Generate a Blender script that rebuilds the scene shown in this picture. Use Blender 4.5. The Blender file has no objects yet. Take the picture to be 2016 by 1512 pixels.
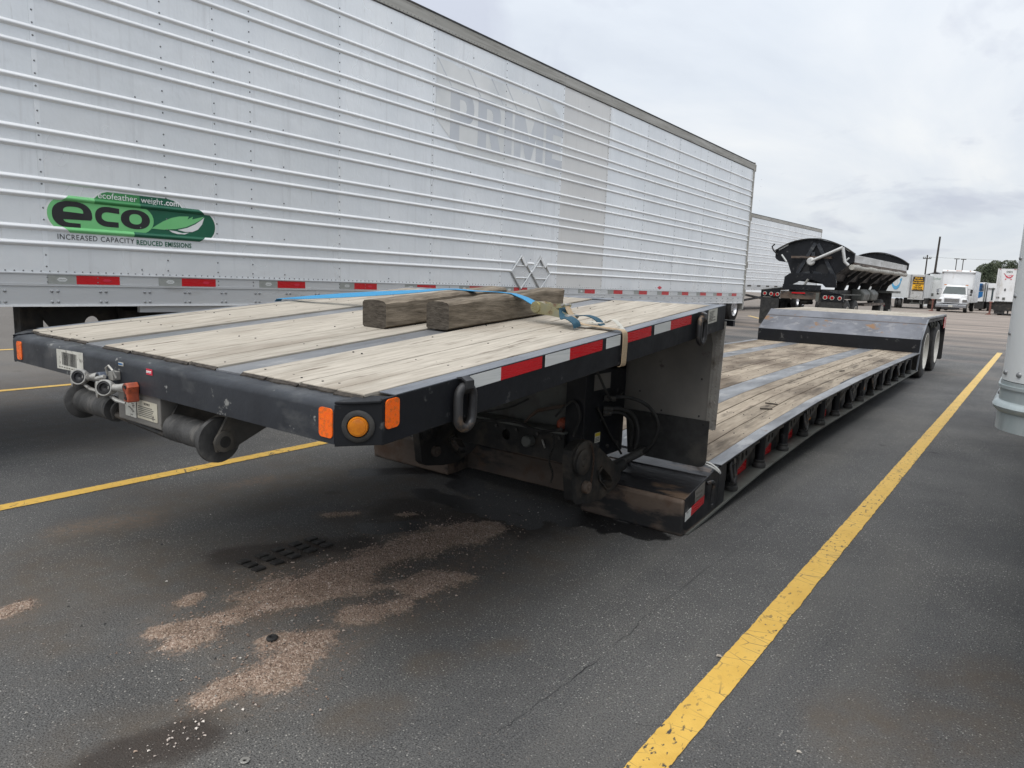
import bpy, bmesh, math, random
from math import sin, cos, pi, radians, sqrt, exp
from mathutils import Vector, Matrix, noise
random.seed(7)
S = bpy.context.scene
COL = S.collection

# ------------------------------------------------------------------ camera
# columns: camera right / down / forward axes expressed in world axes
R = ((0.7990012905, 0.1212971961, -0.5889685289),
     (0.6001321082, -0.0990757359, 0.7937414260),
     (0.0379261190, -0.9876593485, -0.1519559829))
cam_d = bpy.data.cameras.new("camera")
cam = bpy.data.objects.new("camera", cam_d)
COL.objects.link(cam)
cam.matrix_world = Matrix(((R[0][0], -R[0][1], -R[0][2], 0),
                           (R[1][0], -R[1][1], -R[1][2], 0),
                           (R[2][0], -R[2][1], -R[2][2], 1.40),
                           (0, 0, 0, 1)))
cam_d.sensor_width = 36
cam_d.lens = 1398 / 2016 * 36
cam_d.clip_start = 0.05
cam_d.clip_end = 4000
S.camera = cam

# ------------------------------------------------------------------ world: overcast sky
SUN_EL, SUN_AZ = radians(62), radians(174)
W = bpy.data.worlds.new("World")
S.world = W
W.use_nodes = True
nt = W.node_tree
nt.nodes.clear()


def N(t, kind, **kw):
    n = t.nodes.new(kind)
    for k, v in kw.items():
        if k in ('inp',):
            for kk, vv in v.items():
                n.inputs[kk].default_value = vv
        else:
            setattr(n, k, v)
    return n


def ramp(t, fac, stops, interp='LINEAR'):
    r = t.nodes.new('ShaderNodeValToRGB')
    r.color_ramp.interpolation = interp
    e = r.color_ramp.elements
    while len(e) > 1:
        e.remove(e[-1])
    for i, (p, c) in enumerate(stops):
        if not hasattr(c, '__len__'):
            c = (c, c, c)
        if i == 0:
            e[0].position = p
            e[0].color = (*c[:3], 1)
        else:
            x = e.new(p)
            x.color = (*c[:3], 1)
    if fac is not None:
        t.links.new(fac, r.inputs[0])
    return r.outputs[0]


def mixc(t, fac, a, b, mode='MIX'):
    m = t.nodes.new('ShaderNodeMix')
    m.data_type = 'RGBA'
    m.blend_type = mode
    for sock, v in ((m.inputs[0], fac), (m.inputs[6], a), (m.inputs[7], b)):
        if hasattr(v, 'is_linked') or hasattr(v, 'links'):
            t.links.new(v, sock)
        elif hasattr(v, '__len__'):
            sock.default_value = (*v[:3], 1)
        else:
            sock.default_value = v
    return m.outputs[2]


def mth(t, op, a, b=0.0, clamp=False):
    m = t.nodes.new('ShaderNodeMath')
    m.operation = op
    m.use_clamp = clamp
    for i, v in enumerate((a, b)):
        if hasattr(v, 'links'):
            t.links.new(v, m.inputs[i])
        else:
            m.inputs[i].default_value = v
    return m.outputs[0]


def noise_n(t, vec, scale, detail=4, rough=.55, dist=0.0):
    n = t.nodes.new('ShaderNodeTexNoise')
    n.inputs['Scale'].default_value = scale
    n.inputs['Detail'].default_value = detail
    n.inputs['Roughness'].default_value = rough
    n.inputs['Distortion'].default_value = dist
    if vec is not None:
        t.links.new(vec, n.inputs['Vector'])
    return n.outputs[0]


def mapping(t, vec, scale=(1, 1, 1), loc=(0, 0, 0), rot=(0, 0, 0)):
    m = t.nodes.new('ShaderNodeMapping')
    m.inputs['Scale'].default_value = scale
    m.inputs['Location'].default_value = loc
    m.inputs['Rotation'].default_value = rot
    t.links.new(vec, m.inputs['Vector'])
    return m.outputs[0]


SKY_STRENGTH = 0.1
sky = N(nt, 'ShaderNodeTexSky')
sky.sky_type = 'NISHITA'
sky.sun_disc = False
sky.sun_elevation = SUN_EL
sky.sun_rotation = SUN_AZ
tc = N(nt, 'ShaderNodeTexCoord')
sep = N(nt, 'ShaderNodeSeparateXYZ')
nt.links.new(tc.outputs['Generated'], sep.inputs[0])
zz = mth(nt, 'ADD', mth(nt, 'MAXIMUM', sep.outputs[2], 0.0), 0.16)
cx = mth(nt, 'DIVIDE', sep.outputs[0], zz)
cy = mth(nt, 'DIVIDE', sep.outputs[1], zz)
cmb = N(nt, 'ShaderNodeCombineXYZ')
nt.links.new(cx, cmb.inputs[0])
nt.links.new(cy, cmb.inputs[1])
n1 = noise_n(nt, mapping(nt, cmb.outputs[0], (.75, .5, 1), (3.7, 1.9, .3)), 1.0, 7, .56, .5)
n2 = noise_n(nt, mapping(nt, cmb.outputs[0], (1.0, .8, 1), (8.1, 4.4, .1)), 1.25, 6, .55, .4)
k = 1 / SKY_STRENGTH
cl = ramp(nt, n1, [(.30, (.585, .63, .70)), (.44, (.68, .725, .785)), (.56, (.765, .795, .83)), (.68, (.86, .87, .87))])
dk = ramp(nt, n2, [(.36, 1), (.46, 0)])
cl = mixc(nt, mth(nt, 'MULTIPLY', dk, .75), cl, (.52, .55, .64))
gain = mth(nt, 'MULTIPLY', mth(nt, 'ADD', mth(nt, 'MULTIPLY', mth(nt, 'MAXIMUM', sep.outputs[2], 0.0), .8), 1.0), k * .57)
gcol = nt.nodes.new('ShaderNodeCombineColor')
for i in range(3):
    nt.links.new(gain, gcol.inputs[i])
clk = mixc(nt, 1.0, cl, gcol.outputs[0], 'MULTIPLY')
skc = mixc(nt, .95, sky.outputs[0], clk)
bg = N(nt, 'ShaderNodeBackground')
bg.inputs[1].default_value = SKY_STRENGTH
nt.links.new(skc, bg.inputs[0])
wo = N(nt, 'ShaderNodeOutputWorld')
nt.links.new(bg.outputs[0], wo.inputs[0])

sun_d = bpy.data.lights.new("sun", 'SUN')
sun = bpy.data.objects.new("sun", sun_d)
COL.objects.link(sun)
sun_d.energy = 1.5
sun_d.angle = radians(55)
sun_d.color = (1, .96, .9)
sdir = Vector((sin(SUN_AZ) * cos(SUN_EL), cos(SUN_AZ) * cos(SUN_EL), sin(SUN_EL)))
sun.rotation_euler = sdir.to_track_quat('Z', 'Y').to_euler()
sun.location = (0, -5, 30)
S.view_settings.view_transform = 'Standard'
S.view_settings.look = 'None'
S.view_settings.gamma = 1
S.view_settings.exposure = 0.78
S.view_settings.use_curve_mapping = False

# ------------------------------------------------------------------ materials


def lin(h):
    h = h.lstrip('#')
    o = []
    for i in (0, 2, 4):
        c = int(h[i:i + 2], 16) / 255
        o.append(c / 12.92 if c <= .04045 else ((c + .055) / 1.055) ** 2.4)
    return tuple(o)


def mat(name, c1, c2=None, rough=.5, metal=0.0, scale=8, stretch=(1, 1, 1), detail=5, lo=.35, hi=.65,
        bump=0.0, bscale=None, bstretch=None, dirt=None, rand=0.0, spec=.5, rvar=.12, trans=0, alpha=None, dirt2=None):
    """noise mottled principled material; dirt=(colour, scale, lo, hi, stretch)"""
    m = bpy.data.materials.new(name)
    m.use_nodes = True
    t = m.node_tree
    b = t.nodes['Principled BSDF']
    c1 = lin(c1) if isinstance(c1, str) else c1
    c2 = lin(c2) if isinstance(c2, str) else (c2 or tuple(x * .8 for x in c1))
    tcn = t.nodes.new('ShaderNodeTexCoord')
    v = tcn.outputs['Object']
    v0 = v
    if rand:
        oi = t.nodes.new('ShaderNodeObjectInfo')
        va = t.nodes.new('ShaderNodeVectorMath')
        va.operation = 'ADD'
        cb = t.nodes.new('ShaderNodeCombineXYZ')
        t.links.new(mth(t, 'MULTIPLY', oi.outputs['Random'], 37.0), cb.inputs[0])
        t.links.new(mth(t, 'MULTIPLY', oi.outputs['Random'], 91.0), cb.inputs[1])
        t.links.new(v, va.inputs[0])
        t.links.new(cb.outputs[0], va.inputs[1])
        v = va.outputs[0]
    nz = noise_n(t, mapping(t, v, stretch), scale, detail, .6)
    col = ramp(t, nz, [(lo, c2), (hi, c1)])
    for d in (dirt, dirt2):
        if d:
            dc = lin(d[0]) if isinstance(d[0], str) else d[0]
            dn = noise_n(t, mapping(t, v0, d[4] if len(d) > 4 else (1, 1, 1), (5, 3, 1)), d[1], 6, .62)
            q = .74
            col = mixc(t, ramp(t, dn, [(.5 + (d[2] - .5) * q, 0), (.5 + (d[3] - .5) * q, 1)]), col, dc)
    if rand:
        g = mth(t, 'ADD', mth(t, 'MULTIPLY', mth(t, 'SUBTRACT', oi.outputs['Random'], .5), rand * 2), 1.0)
        cg = t.nodes.new('ShaderNodeCombineColor')
        for i in range(3):
            t.links.new(g, cg.inputs[i])
        col = mixc(t, 1.0, col, cg.outputs[0], 'MULTIPLY')
    t.links.new(col, b.inputs['Base Color'])
    b.inputs['Metallic'].default_value = metal
    b.inputs['Specular IOR Level'].default_value = spec
    if rvar:
        rr = ramp(t, nz, [(lo, min(1, rough + rvar)), (hi, max(.03, rough - rvar))])
        t.links.new(rr, b.inputs['Roughness'])
    else:
        b.inputs['Roughness'].default_value = rough
    if bump:
        bn = t.nodes.new('ShaderNodeBump')
        bn.inputs['Strength'].default_value = 1
        bn.inputs['Distance'].default_value = bump
        t.links.new(noise_n(t, mapping(t, v, bstretch or stretch), bscale or scale * 6, 5, .6), bn.inputs['Height'])
        t.links.new(bn.outputs[0], b.inputs['Normal'])
    return m


M = {}
M['black'] = mat('black_paint', (.0125, .0135, .017), (.007, .008, .010), .45, scale=5, bump=.0006, bscale=60, spec=.28, dirt=((.09, .09, .09), 9, .66, .76))
M['rail'] = mat('worn_dark_paint', (.032, .036, .043), (.017, .019, .024), .42, scale=4, spec=.4, bump=.0008, bscale=50, dirt=((.085, .088, .09), 3.0, .56, .80, (1, 1, 2.2)), dirt2=((.22, .22, .21), 17, .70, .76), stretch=(1, 1, 1))
M['dim'] = mat('greasy_black_steel', (.022, .021, .020), (.010, .010, .010), .6, scale=6, bump=.002, bscale=40, dirt=((.055, .045, .035), 5, .52, .7))
M['worn'] = mat('worn_steel', (.255, .262, .275), (.14, .145, .155), .42, .35, 3, (2, .5, 1), bump=.0008, bscale=30, dirt=((.33, .33, .33), 7, .6, .7, (1, .3, 1)), dirt2=((.13, .09, .065), 9, .68, .78))
M['grayrail'] = mat('scuffed_grey_steel', (.21, .225, .25), (.12, .13, .15), .45, .3, 5, (3, .6, 1), bump=.0006, bscale=40, dirt=((.16, .10, .07), 10, .68, .78))
M['slope'] = mat('scuffed_blue_grey_steel', (.165, .17, .19), (.10, .105, .12), .42, .2, 2.5, bump=.002, bscale=9, dirt=((.20, .11, .05), 3.1, .655, .71, (1, 1, .6)), dirt2=((.20, .20, .21), 6, .60, .72))
M['rust'] = mat('rusty_steel', (.135, .098, .074), (.060, .048, .040), .65, scale=4, stretch=(.5, 1, 1), bump=.002, bscale=30, dirt=((.085, .048, .03), 5, .52, .68), dirt2=((.012, .012, .013), 4, .55, .66, (.4, 1.4, 1)))
M['rusttop'] = mat('rust_scraped_black_steel', (.020, .020, .022), (.012, .012, .014), .4, scale=5, stretch=(.4, 1.4, 1), bump=.002, bscale=30, dirt=((.13, .088, .06), 3.2, .50, .60, (.45, 1.3, 1)))
M['wood'] = mat('weathered_pale_deck_wood', (.455, .415, .355), (.30, .272, .23), .85, scale=7, stretch=(6, .55, 6), detail=7, bump=.0016, bscale=22, bstretch=(7, .6, 7), rand=.10, dirt=((.25, .215, .175), 2.2, .50, .80, (1.6, .5, 1)), dirt2=((.15, .125, .10), 12, .64, .78, (3, .3, 1)), lo=.3, hi=.7, spec=.2)
M['wood2'] = mat('stained_deck_wood', (.39, .332, .262), (.235, .198, .155), .85, scale=7, stretch=(6, .5, 6), detail=7, bump=.002, bscale=22, bstretch=(7, .5, 7), rand=.10, dirt=((.125, .098, .075), 1.25, .43, .63, (1.1, .42, 1)), dirt2=((.095, .078, .062), 4, .57, .76, (1.6, .35, 1)), lo=.3, hi=.7, spec=.2)
M['woodend'] = mat('dark_split_wood_end', (.055, .045, .036), (.02, .017, .014), .9, scale=30)
M['timber'] = mat('old_grey_timber', (.225, .188, .145), (.10, .083, .064), .9, scale=9, stretch=(5, .8, 5), detail=8, bump=.004, bscale=18, bstretch=(7, .7, 7), dirt=((.21, .185, .15), 4, .55, .75, (2, .6, 2)), rand=.06, spec=.2)
M['timberend'] = mat('timber_end_grain', (.10, .086, .07), (.045, .038, .031), .92, scale=20, stretch=(1, 1, 4), bump=.004, bscale=60, spec=.2)
M['roller'] = mat('gouged_grey_rubber', (.062, .061, .060), (.026, .026, .026), .7, scale=9, stretch=(1.6, 1, 1), bump=.004, bscale=26, dirt=((.10, .095, .088), 10, .55, .72, (2.5, 1, 1)))
M['rubber'] = mat('black_rubber', (.030, .030, .030), (.016, .016, .016), .7, scale=10, bump=.001, bscale=60, dirt=((.05, .047, .042), 6, .55, .75))
M['tyre'] = mat('dusty_tyre', (.024, .024, .024), (.014, .014, .014), .8, scale=8, dirt=((.06, .055, .05), 4, .5, .75))
M['rim'] = mat('white_rim', (.62, .61, .57), (.48, .46, .42), .5, scale=4, dirt=((.30, .27, .23), 5, .6, .78))
M['alurim'] = mat('polished_rim', (.75, .76, .78), (.6, .6, .62), .3, .6, 6)
M['red'] = mat('red_reflective_tape', (.55, .012, .018), (.44, .008, .012), .3, scale=14, stretch=(1, 1, 20), dirt=((.13, .06, .06), 7, .70, .78))
M['white_t'] = mat('white_reflective_tape', (.70, .71, .70), (.52, .54, .53), .3, scale=16, stretch=(.2, .2, 14), dirt=((.25, .25, .24), 9, .70, .78))
M['grey_t'] = mat('grey_reflective_tape', (.33, .34, .32), (.27, .28, .26), .35, scale=20)
M['orange'] = mat('orange_reflector', (.95, .16, .012), (.85, .12, .01), .3, scale=150, detail=0, dirt=((.62, .13, .02), 60, .50, .62), dirt2=((.20, .07, .03), 16, .66, .74))
M['amber'] = mat('amber_lens', (.60, .20, .012), (.42, .12, .008), .12, scale=30)
M['redlens'] = mat('red_lamp_lens', (.42, .012, .014), (.25, .008, .01), .15, scale=30)
M['cast'] = mat('cast_aluminium', (.47, .46, .43), (.30, .29, .27), .45, .55, 30, bump=.0005, bscale=160, dirt=((.10, .095, .09), 22, .6, .75))
M['bluecast'] = mat('blue_grey_casting', (.10, .12, .16), (.06, .07, .09), .4, .3, 20)
M['redcast'] = mat('orange_painted_casting', (.42, .085, .035), (.22, .05, .028), .5, scale=30, dirt=((.03, .02, .018), 25, .62, .7))
M['label'] = mat('worn_white_label', (.58, .57, .52), (.45, .44, .39), .6, scale=20, dirt=((.16, .15, .13), 30, .62, .72))
M['beigelabel'] = mat('beige_label', (.52, .49, .40), (.42, .39, .31), .6, scale=18, dirt=((.2, .18, .15), 26, .64, .74))
M['ink'] = mat('black_ink', (.02, .02, .022), (.012, .012, .013), .5)
M['dullink'] = mat('faded_ink', (.15, .145, .13), (.10, .095, .085), .6)
M['armsteel'] = mat('dusty_dark_steel', (.055, .052, .048), (.03, .029, .028), .55, scale=8, dirt=((.10, .09, .075), 7, .5, .72))
M['tread'] = mat('dull_tread_plate', (.40, .385, .36), (.26, .25, .23), .42, .6, 5, dirt=((.16, .14, .12), 6, .55, .72))
M['panelgrey'] = mat('dull_grey_panel', (.20, .19, .175), (.145, .138, .128), .5, .15, 2.5, dirt=((.09, .08, .07), 8, .70, .78))
M['tank'] = mat('grey_tank_paint', (.12, .125, .115), (.085, .088, .08), .55, scale=2.5, dirt=((.06, .055, .048), 4, .55, .75))
M['strap'] = mat('blue_strap', (.035, .25, .46), (.028, .20, .40), .6, scale=300, stretch=(1, 1, 1))
M['darkstrap'] = mat('dark_teal_strap', (.016, .075, .115), (.010, .05, .085), .7, scale=200)
M['tan'] = mat('tan_strap', (.44, .335, .22), (.32, .24, .15), .7, scale=160)
M['zinc'] = mat('yellow_zinc_steel', (.40, .36, .20), (.30, .30, .22), .35, .65, 18, dirt=((.22, .13, .09), 16, .58, .7))
M['alu'] = mat('reefer_side_aluminium', (.82, .835, .845), (.73, .755, .775), .30, .24, 1.2, (1, 1, .7), detail=3, lo=.3, hi=.7, rand=.045, rvar=.06, bump=.012, bscale=1.7, bstretch=(1, 1, .8), dirt=((.62, .63, .64), 3, .58, .95, (1, 5, .22)), dirt2=((.55, .55, .53), 14, .70, .90, (1, 2.5, .3)))
M['alu_clean'] = mat('replacement_panel_aluminium', (.72, .71, .69), (.67, .665, .65), .42, .15, 1.2, detail=3, rvar=.04, bump=.003, bscale=1.4, dirt=((.58, .57, .54), 4, .62, .9, (1, 5, .25)))
M['rib'] = mat('aluminium_rib', (.86, .87, .87), (.78, .79, .80), .30, .12, 3, (1, .4, 1), rvar=.05)
M['alurail'] = mat('aluminium_rail', (.66, .67, .67), (.57, .58, .59), .36, .35, 2.5, (1, .4, 2), dirt=((.42, .41, .39), 5, .62, .85, (1, .3, 1)))
M['toprail'] = mat('dirty_top_rail', (.40, .385, .35), (.31, .30, .27), .55, .2, 3, (1, .3, 6), dirt=((.22, .205, .18), 8, .55, .75, (1, .2, 3)))
M['rivet'] = mat('rivet_metal', (.26, .265, .27), (.15, .155, .16), .4, .5, 40)
M['bolt'] = mat('bright_bolt_metal', (.42, .43, .44), (.30, .31, .32), .35, .6, 40)
M['ghost_d'] = mat('faded_decal_dark', (.585, .605, .63), (.54, .56, .59), .4, .22, 1.2, (1, 1, .7), dirt=((.62, .63, .64), 2.2, .5, .75))
M['ghost_l'] = mat('faded_decal_light', (.80, .80, .785), (.69, .70, .69), .42, .15, 1.2, dirt=((.62, .64, .65), 2.0, .55, .8))
M['g_light'] = mat('light_green_vinyl', (.19, .56, .22), (.17, .52, .20), .3, scale=4, rvar=0)
M['g_mid'] = mat('mid_green_vinyl', (.055, .26, .085), (.05, .24, .08), .3, scale=4, rvar=0)
M['g_dark'] = mat('dark_green_vinyl', (.012, .115, .062), (.010, .10, .055), .3, scale=4, rvar=0)
M['white_v'] = mat('white_vinyl', (.78, .79, .78), (.72, .73, .72), .35, scale=4, rvar=0)
M['white'] = mat('white_truck_paint', (.74, .75, .76), (.66, .67, .68), .32, scale=1.0, dirt=((.52, .50, .47), 2.2, .60, .85, (1, 1, .3)))
M['offwhite'] = mat('weathered_white_panel', (.62, .64, .64), (.52, .54, .54), .45, scale=1.0, dirt=((.40, .39, .37), 2.5, .58, .82, (1, 1, .3)))
M['silver'] = mat('bare_silver_panel', (.58, .58, .57), (.44, .44, .43), .45, .35, 2, (1, .3, 2), dirt=((.22, .20, .17), 4, .6, .78))
M['tarp'] = mat('rolled_tarp', (.42, .41, .37), (.27, .26, .23), .7, scale=4, bump=.006, bscale=9)
M['glass'] = mat('windscreen_glass', (.045, .065, .07), (.03, .045, .05), .06, scale=1, rvar=0, spec=.3)
M['chrome'] = mat('grey_chrome', (.40, .41, .43), (.24, .25, .27), .25, .7, 8)
M['sm_blue'] = mat('pale_blue_print', (.10, .36, .58), (.09, .32, .53), .4, scale=2)
M['tr_blue'] = mat('strong_blue_print', (.012, .13, .34), (.01, .11, .30), .4, scale=2)
M['s_red'] = mat('red_print', (.62, .03, .06), (.52, .02, .05), .4, scale=2)
M['s_yel'] = mat('sign_yellow', (.80, .42, .012), (.72, .37, .01), .4, scale=2)
M['s_brown'] = mat('sign_dark', (.03, .022, .012), (.025, .018, .01), .4, scale=2)
M['txtgreen'] = mat('faded_green_print', (.30, .38, .33), (.26, .34, .29), .5, scale=2)
M['jack'] = mat('red_oxide_jack', (.20, .075, .055), (.12, .05, .04), .6, scale=6)
M['galv'] = mat('galvanised_steel', (.46, .50, .50), (.34, .39, .395), .42, .45, 14, (1, 1, .35), bump=.0005, bscale=50, dirt=((.30, .33, .33), 20, .52, .72, (1, 1, .25)))
M['noseal'] = mat('nose_panel_paint', (.60, .62, .62), (.55, .57, .57), .45, .1, 3, bump=.0006, bscale=40, dirt=((.38, .38, .37), 9, .70, .82))
M['pole'] = mat('dark_wood_pole', (.05, .042, .036), (.03, .026, .022), .9, scale=4)
M['roof'] = mat('grey_metal_roof', (.30, .31, .32), (.22, .23, .24), .5, scale=1)
M['leaf'] = mat('tree_leaf', (.085, .10, .062), (.045, .058, .036), .7, scale=.6, rand=.1, lo=.4, hi=.6, spec=.2)
_lt = M['leaf'].node_tree
_lb = _lt.nodes['Principled BSDF']
_lc = _lb.inputs['Base Color'].links[0].from_socket
_lg = _lt.nodes.new('ShaderNodeNewGeometry')
_lt.links.new(mixc(_lt, 1.0, _lc, ramp(_lt, _lg.outputs['Random Per Island'], [(0, .45), (1, 1.5)]), 'MULTIPLY'), _lb.inputs['Base Color'])
M['bark'] = mat('tree_bark', (.075, .06, .045), (.04, .032, .025), .9, scale=6)
M['whitetie'] = mat('white_cord', (.7, .7, .68), (.6, .6, .58), .6)
M['rustchain'] = mat('rusty_chain_steel', (.09, .05, .03), (.045, .028, .02), .7, scale=30)
M['yel_label'] = mat('yellow_label', (.65, .50, .04), (.55, .42, .03), .5)
M['stone'] = mat('pale_stone', (.42, .38, .33), (.30, .27, .23), .85, scale=40)

# ------------------------------------------------------------------ mesh helpers
IDENT = Matrix.Identity(4)


class MB:
    def __init__(s):
        s.v = []
        s.f = []

    def add(s, vs, fs):
        o = len(s.v)
        s.v += [Vector(v) for v in vs]
        s.f += [tuple(i + o for i in f) for f in fs]
        return s

    def box(s, x0, x1, y0, y1, z0, z1):
        return s.add([(x0, y0, z0), (x1, y0, z0), (x1, y1, z0), (x0, y1, z0), (x0, y0, z1), (x1, y0, z1), (x1, y1, z1), (x0, y1, z1)],
                     [(0, 3, 2, 1), (4, 5, 6, 7), (0, 1, 5, 4), (1, 2, 6, 5), (2, 3, 7, 6), (3, 0, 4, 7)])

    def prism(s, pts, axis, a0, a1):
        """polygon (convex or simple) extruded along axis; pts are the other two coordinates in xyz order"""
        def mk(p, a):
            return {'x': (a, p[0], p[1]), 'y': (p[0], a, p[1]), 'z': (p[0], p[1], a)}[axis]
        n = len(pts)
        vs = [mk(p, a0) for p in pts] + [mk(p, a1) for p in pts]
        fs = [tuple(range(n - 1, -1, -1)), tuple(range(n, 2 * n))]
        fs += [(i, (i + 1) % n, n + (i + 1) % n, n + i) for i in range(n)]
        return s.add(vs, fs)

    def sweep(s, secs):
        """loft closed cross-sections (lists of equal length)"""
        n = len(secs[0])
        vs = [p for sec in secs for p in sec]
        fs = []
        for j in range(len(secs) - 1):
            for i in range(n):
                fs.append((j * n + i, j * n + (i + 1) % n, (j + 1) * n + (i + 1) % n, (j + 1) * n + i))
        m = (len(secs) - 1) * n
        fs += [tuple(range(n - 1, -1, -1)), tuple(range(m, m + n))]
        return s.add(vs, fs)

    def tube(s, pts, r, n=8, closed=False, caps=True):
        pts = [Vector(p) for p in pts]
        L = len(pts)
        rs = r if hasattr(r, '__len__') else [r] * L
        rings = []
        up = None
        for i, p in enumerate(pts):
            if closed:
                d = pts[(i + 1) % L] - pts[i - 1]
            else:
                d = pts[min(i + 1, L - 1)] - pts[max(i - 1, 0)]
            d.normalize()
            if up is None:
                up = Vector((0, 0, 1)) if abs(d.z) < .9 else Vector((1, 0, 0))
            a = d.cross(up)
            if a.length < 1e-4:
                a = d.cross(Vector((1, .3, .2)))
            a.normalize()
            b = a.cross(d)
            up = b
            rings.append([p + (a * cos(2 * pi * q / n) + b * sin(2 * pi * q / n)) * rs[i] for q in range(n)])
        vs = [v for rr in rings for v in rr]
        fs = []
        for j in range(L if closed else L - 1):
            j2 = (j + 1) % L
            for i in range(n):
                fs.append((j * n + i, j * n + (i + 1) % n, j2 * n + (i + 1) % n, j2 * n + i))
        if not closed and caps:
            fs += [tuple(range(n - 1, -1, -1)), tuple(range((L - 1) * n, L * n))]
        return s.add(vs, fs)

    def cyl(s, p0, p1, r, n=16):
        return s.tube([p0, p1], r, n)

    def lathe(s, c, axis, prof, n=24, caps=True):
        """prof: list of (distance along axis, radius)"""
        c = Vector(c)
        ax = Vector(axis).normalized()
        a = ax.orthogonal().normalized()
        b = ax.cross(a)
        vs = []
        for (h, r) in prof:
            for i in range(n):
                t = 2 * pi * i / n
                vs.append(c + ax * h + (a * cos(t) + b * sin(t)) * max(r, 1e-4))
        fs = []
        for j in range(len(prof) - 1):
            for i in range(n):
                fs.append((j * n + i, j * n + (i + 1) % n, (j + 1) * n + (i + 1) % n, (j + 1) * n + i))
        if caps:
            fs += [tuple(range(n - 1, -1, -1)), tuple(range((len(prof) - 1) * n, len(prof) * n))]
        return s.add(vs, fs)

    def ribbon(s, pts, sides, th=.002):
        """flat strap: pts path, sides = half width vectors"""
        secs = []
        for i, p in enumerate(pts):
            p = Vector(p)
            w = Vector(sides[i] if isinstance(sides, list) else sides)
            d = (Vector(pts[min(i + 1, len(pts) - 1)]) - Vector(pts[max(i - 1, 0)])).normalized()
            nn = d.cross(w).normalized() * th / 2
            secs.append([p - w - nn, p + w - nn, p + w + nn, p - w + nn])
        return s.sweep(secs)

    def dome(s, c, axis, r, h, n=6):
        return s.lathe(c, axis, [(0, r), (h * .7, r * .75), (h, r * .25)], n)

    def xf(s, fn):
        s.v = [Vector(fn(v)) for v in s.v]
        return s

    def build(s, name, m, parent=None, kind=None, smooth=False, bevel=0, seg=2, label=None):
        me = bpy.data.meshes.new(name)
        me.from_pydata([tuple(v) for v in s.v], [], s.f)
        me.materials.append(M[m] if isinstance(m, str) else m)
        o = bpy.data.objects.new(name, me)
        COL.objects.link(o)
        bm = bmesh.new()
        bm.from_mesh(me)
        bmesh.ops.recalc_face_normals(bm, faces=bm.faces)
        bm.to_mesh(me)
        bm.free()
        if smooth:
            for p in me.polygons:
                p.use_smooth = True
            try:
                me.set_sharp_from_angle(angle=radians(40))
            except Exception:
                pass
        if bevel:
            md = o.modifiers.new('bevel', 'BEVEL')
            md.width = bevel
            md.segments = seg
            md.limit_method = 'ANGLE'
            md.angle_limit = radians(50)
        if parent:
            attach(o, parent)
        if kind:
            o['kind'] = kind
        if label:
            o['label'] = label
        return o


def wloc(o):
    p = Vector(o.location)
    return p


def attach(o, parent):
    o.parent = parent
    q = parent
    inv = Matrix.Translation(-wpos(parent))
    o.matrix_parent_inverse = inv


def wpos(o):
    # every parent here is either a top-level Empty/mesh (at its location) or a part whose mesh is in world coordinates
    if o.parent is None:
        return Vector(o.location)
    return Vector((0, 0, 0))


def thing(name, label, cat, loc, group=None):
    o = bpy.data.objects.new(name, None)
    COL.objects.link(o)
    o.empty_display_size = .2
    o.location = loc
    o['label'] = label
    o['category'] = cat
    if group:
        o['group'] = group
    return o


def tag(o, label, cat, group=None):
    o['label'] = label
    o['category'] = cat
    if group:
        o['group'] = group
    return o


def shape(name, loops, origin, ux, uy, th, m, parent=None, **kw):
    """flat outline with holes, filled through a 2D curve; thickness th along ux x uy (centred)"""
    cu = bpy.data.curves.new('tmp', 'CURVE')
    cu.dimensions = '2D'
    cu.fill_mode = 'BOTH'
    cu.extrude = th / 2
    for lp in loops:
        sp = cu.splines.new('POLY')
        sp.points.add(len(lp) - 1)
        for i, p in enumerate(lp):
            sp.points[i].co = (p[0], p[1], 0, 1)
        sp.use_cyclic_u = True
    return curve_mesh(name, cu, origin, ux, uy, m, parent, **kw)


def curve_mesh(name, cu, origin, ux, uy, m, parent, kind=None, fn=None, label=None, bevel=0):
    to = bpy.data.objects.new('tmp', cu)
    me = bpy.data.meshes.new_from_object(to)
    bpy.data.objects.remove(to)
    bpy.data.curves.remove(cu)
    me.name = name
    ux, uy = Vector(ux), Vector(uy)
    uz = ux.cross(uy)
    o3 = Vector(origin)
    for v in me.vertices:
        q = o3 + ux * v.co.x + uy * v.co.y + uz * v.co.z
        v.co = fn(q) if fn else q
    me.materials.clear()
    me.materials.append(M[m])
    o = bpy.data.objects.new(name, me)
    COL.objects.link(o)
    if parent:
        attach(o, parent)
    if kind:
        o['kind'] = kind
    if label:
        o['label'] = label
    if bevel:
        md = o.modifiers.new('bevel', 'BEVEL')
        md.width = bevel
        md.segments = 2
        md.limit_method = 'ANGLE'
    return o


def text(name, body, size, origin, ux, uy, m, parent=None, bold=0.0, sx=1.0, shear=0, th=.001, spacing=1, align='LEFT', fn=None):
    """raised lettering, thickness th, laid out along ux with uy up"""
    cu = bpy.data.curves.new('tmp', 'FONT')
    cu.body = body
    cu.size = size
    cu.offset = bold
    cu.shear = shear
    cu.extrude = th / 2
    cu.space_character = spacing
    cu.align_x = align
    cu.resolution_u = 3
    ux = Vector(ux) * sx
    return curve_mesh(name, cu, origin, ux, uy, m, parent, fn=fn)


def rrect(x0, x1, y0, y1, r, n=5):
    o = []
    for (cxx, cyy, a0) in ((x1 - r, y0 + r, -90), (x1 - r, y1 - r, 0), (x0 + r, y1 - r, 90), (x0 + r, y0 + r, 180)):
        for i in range(n + 1):
            a = radians(a0 + 90 * i / n)
            o.append((cxx + r * cos(a), cyy + r * sin(a)))
    return o


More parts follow.
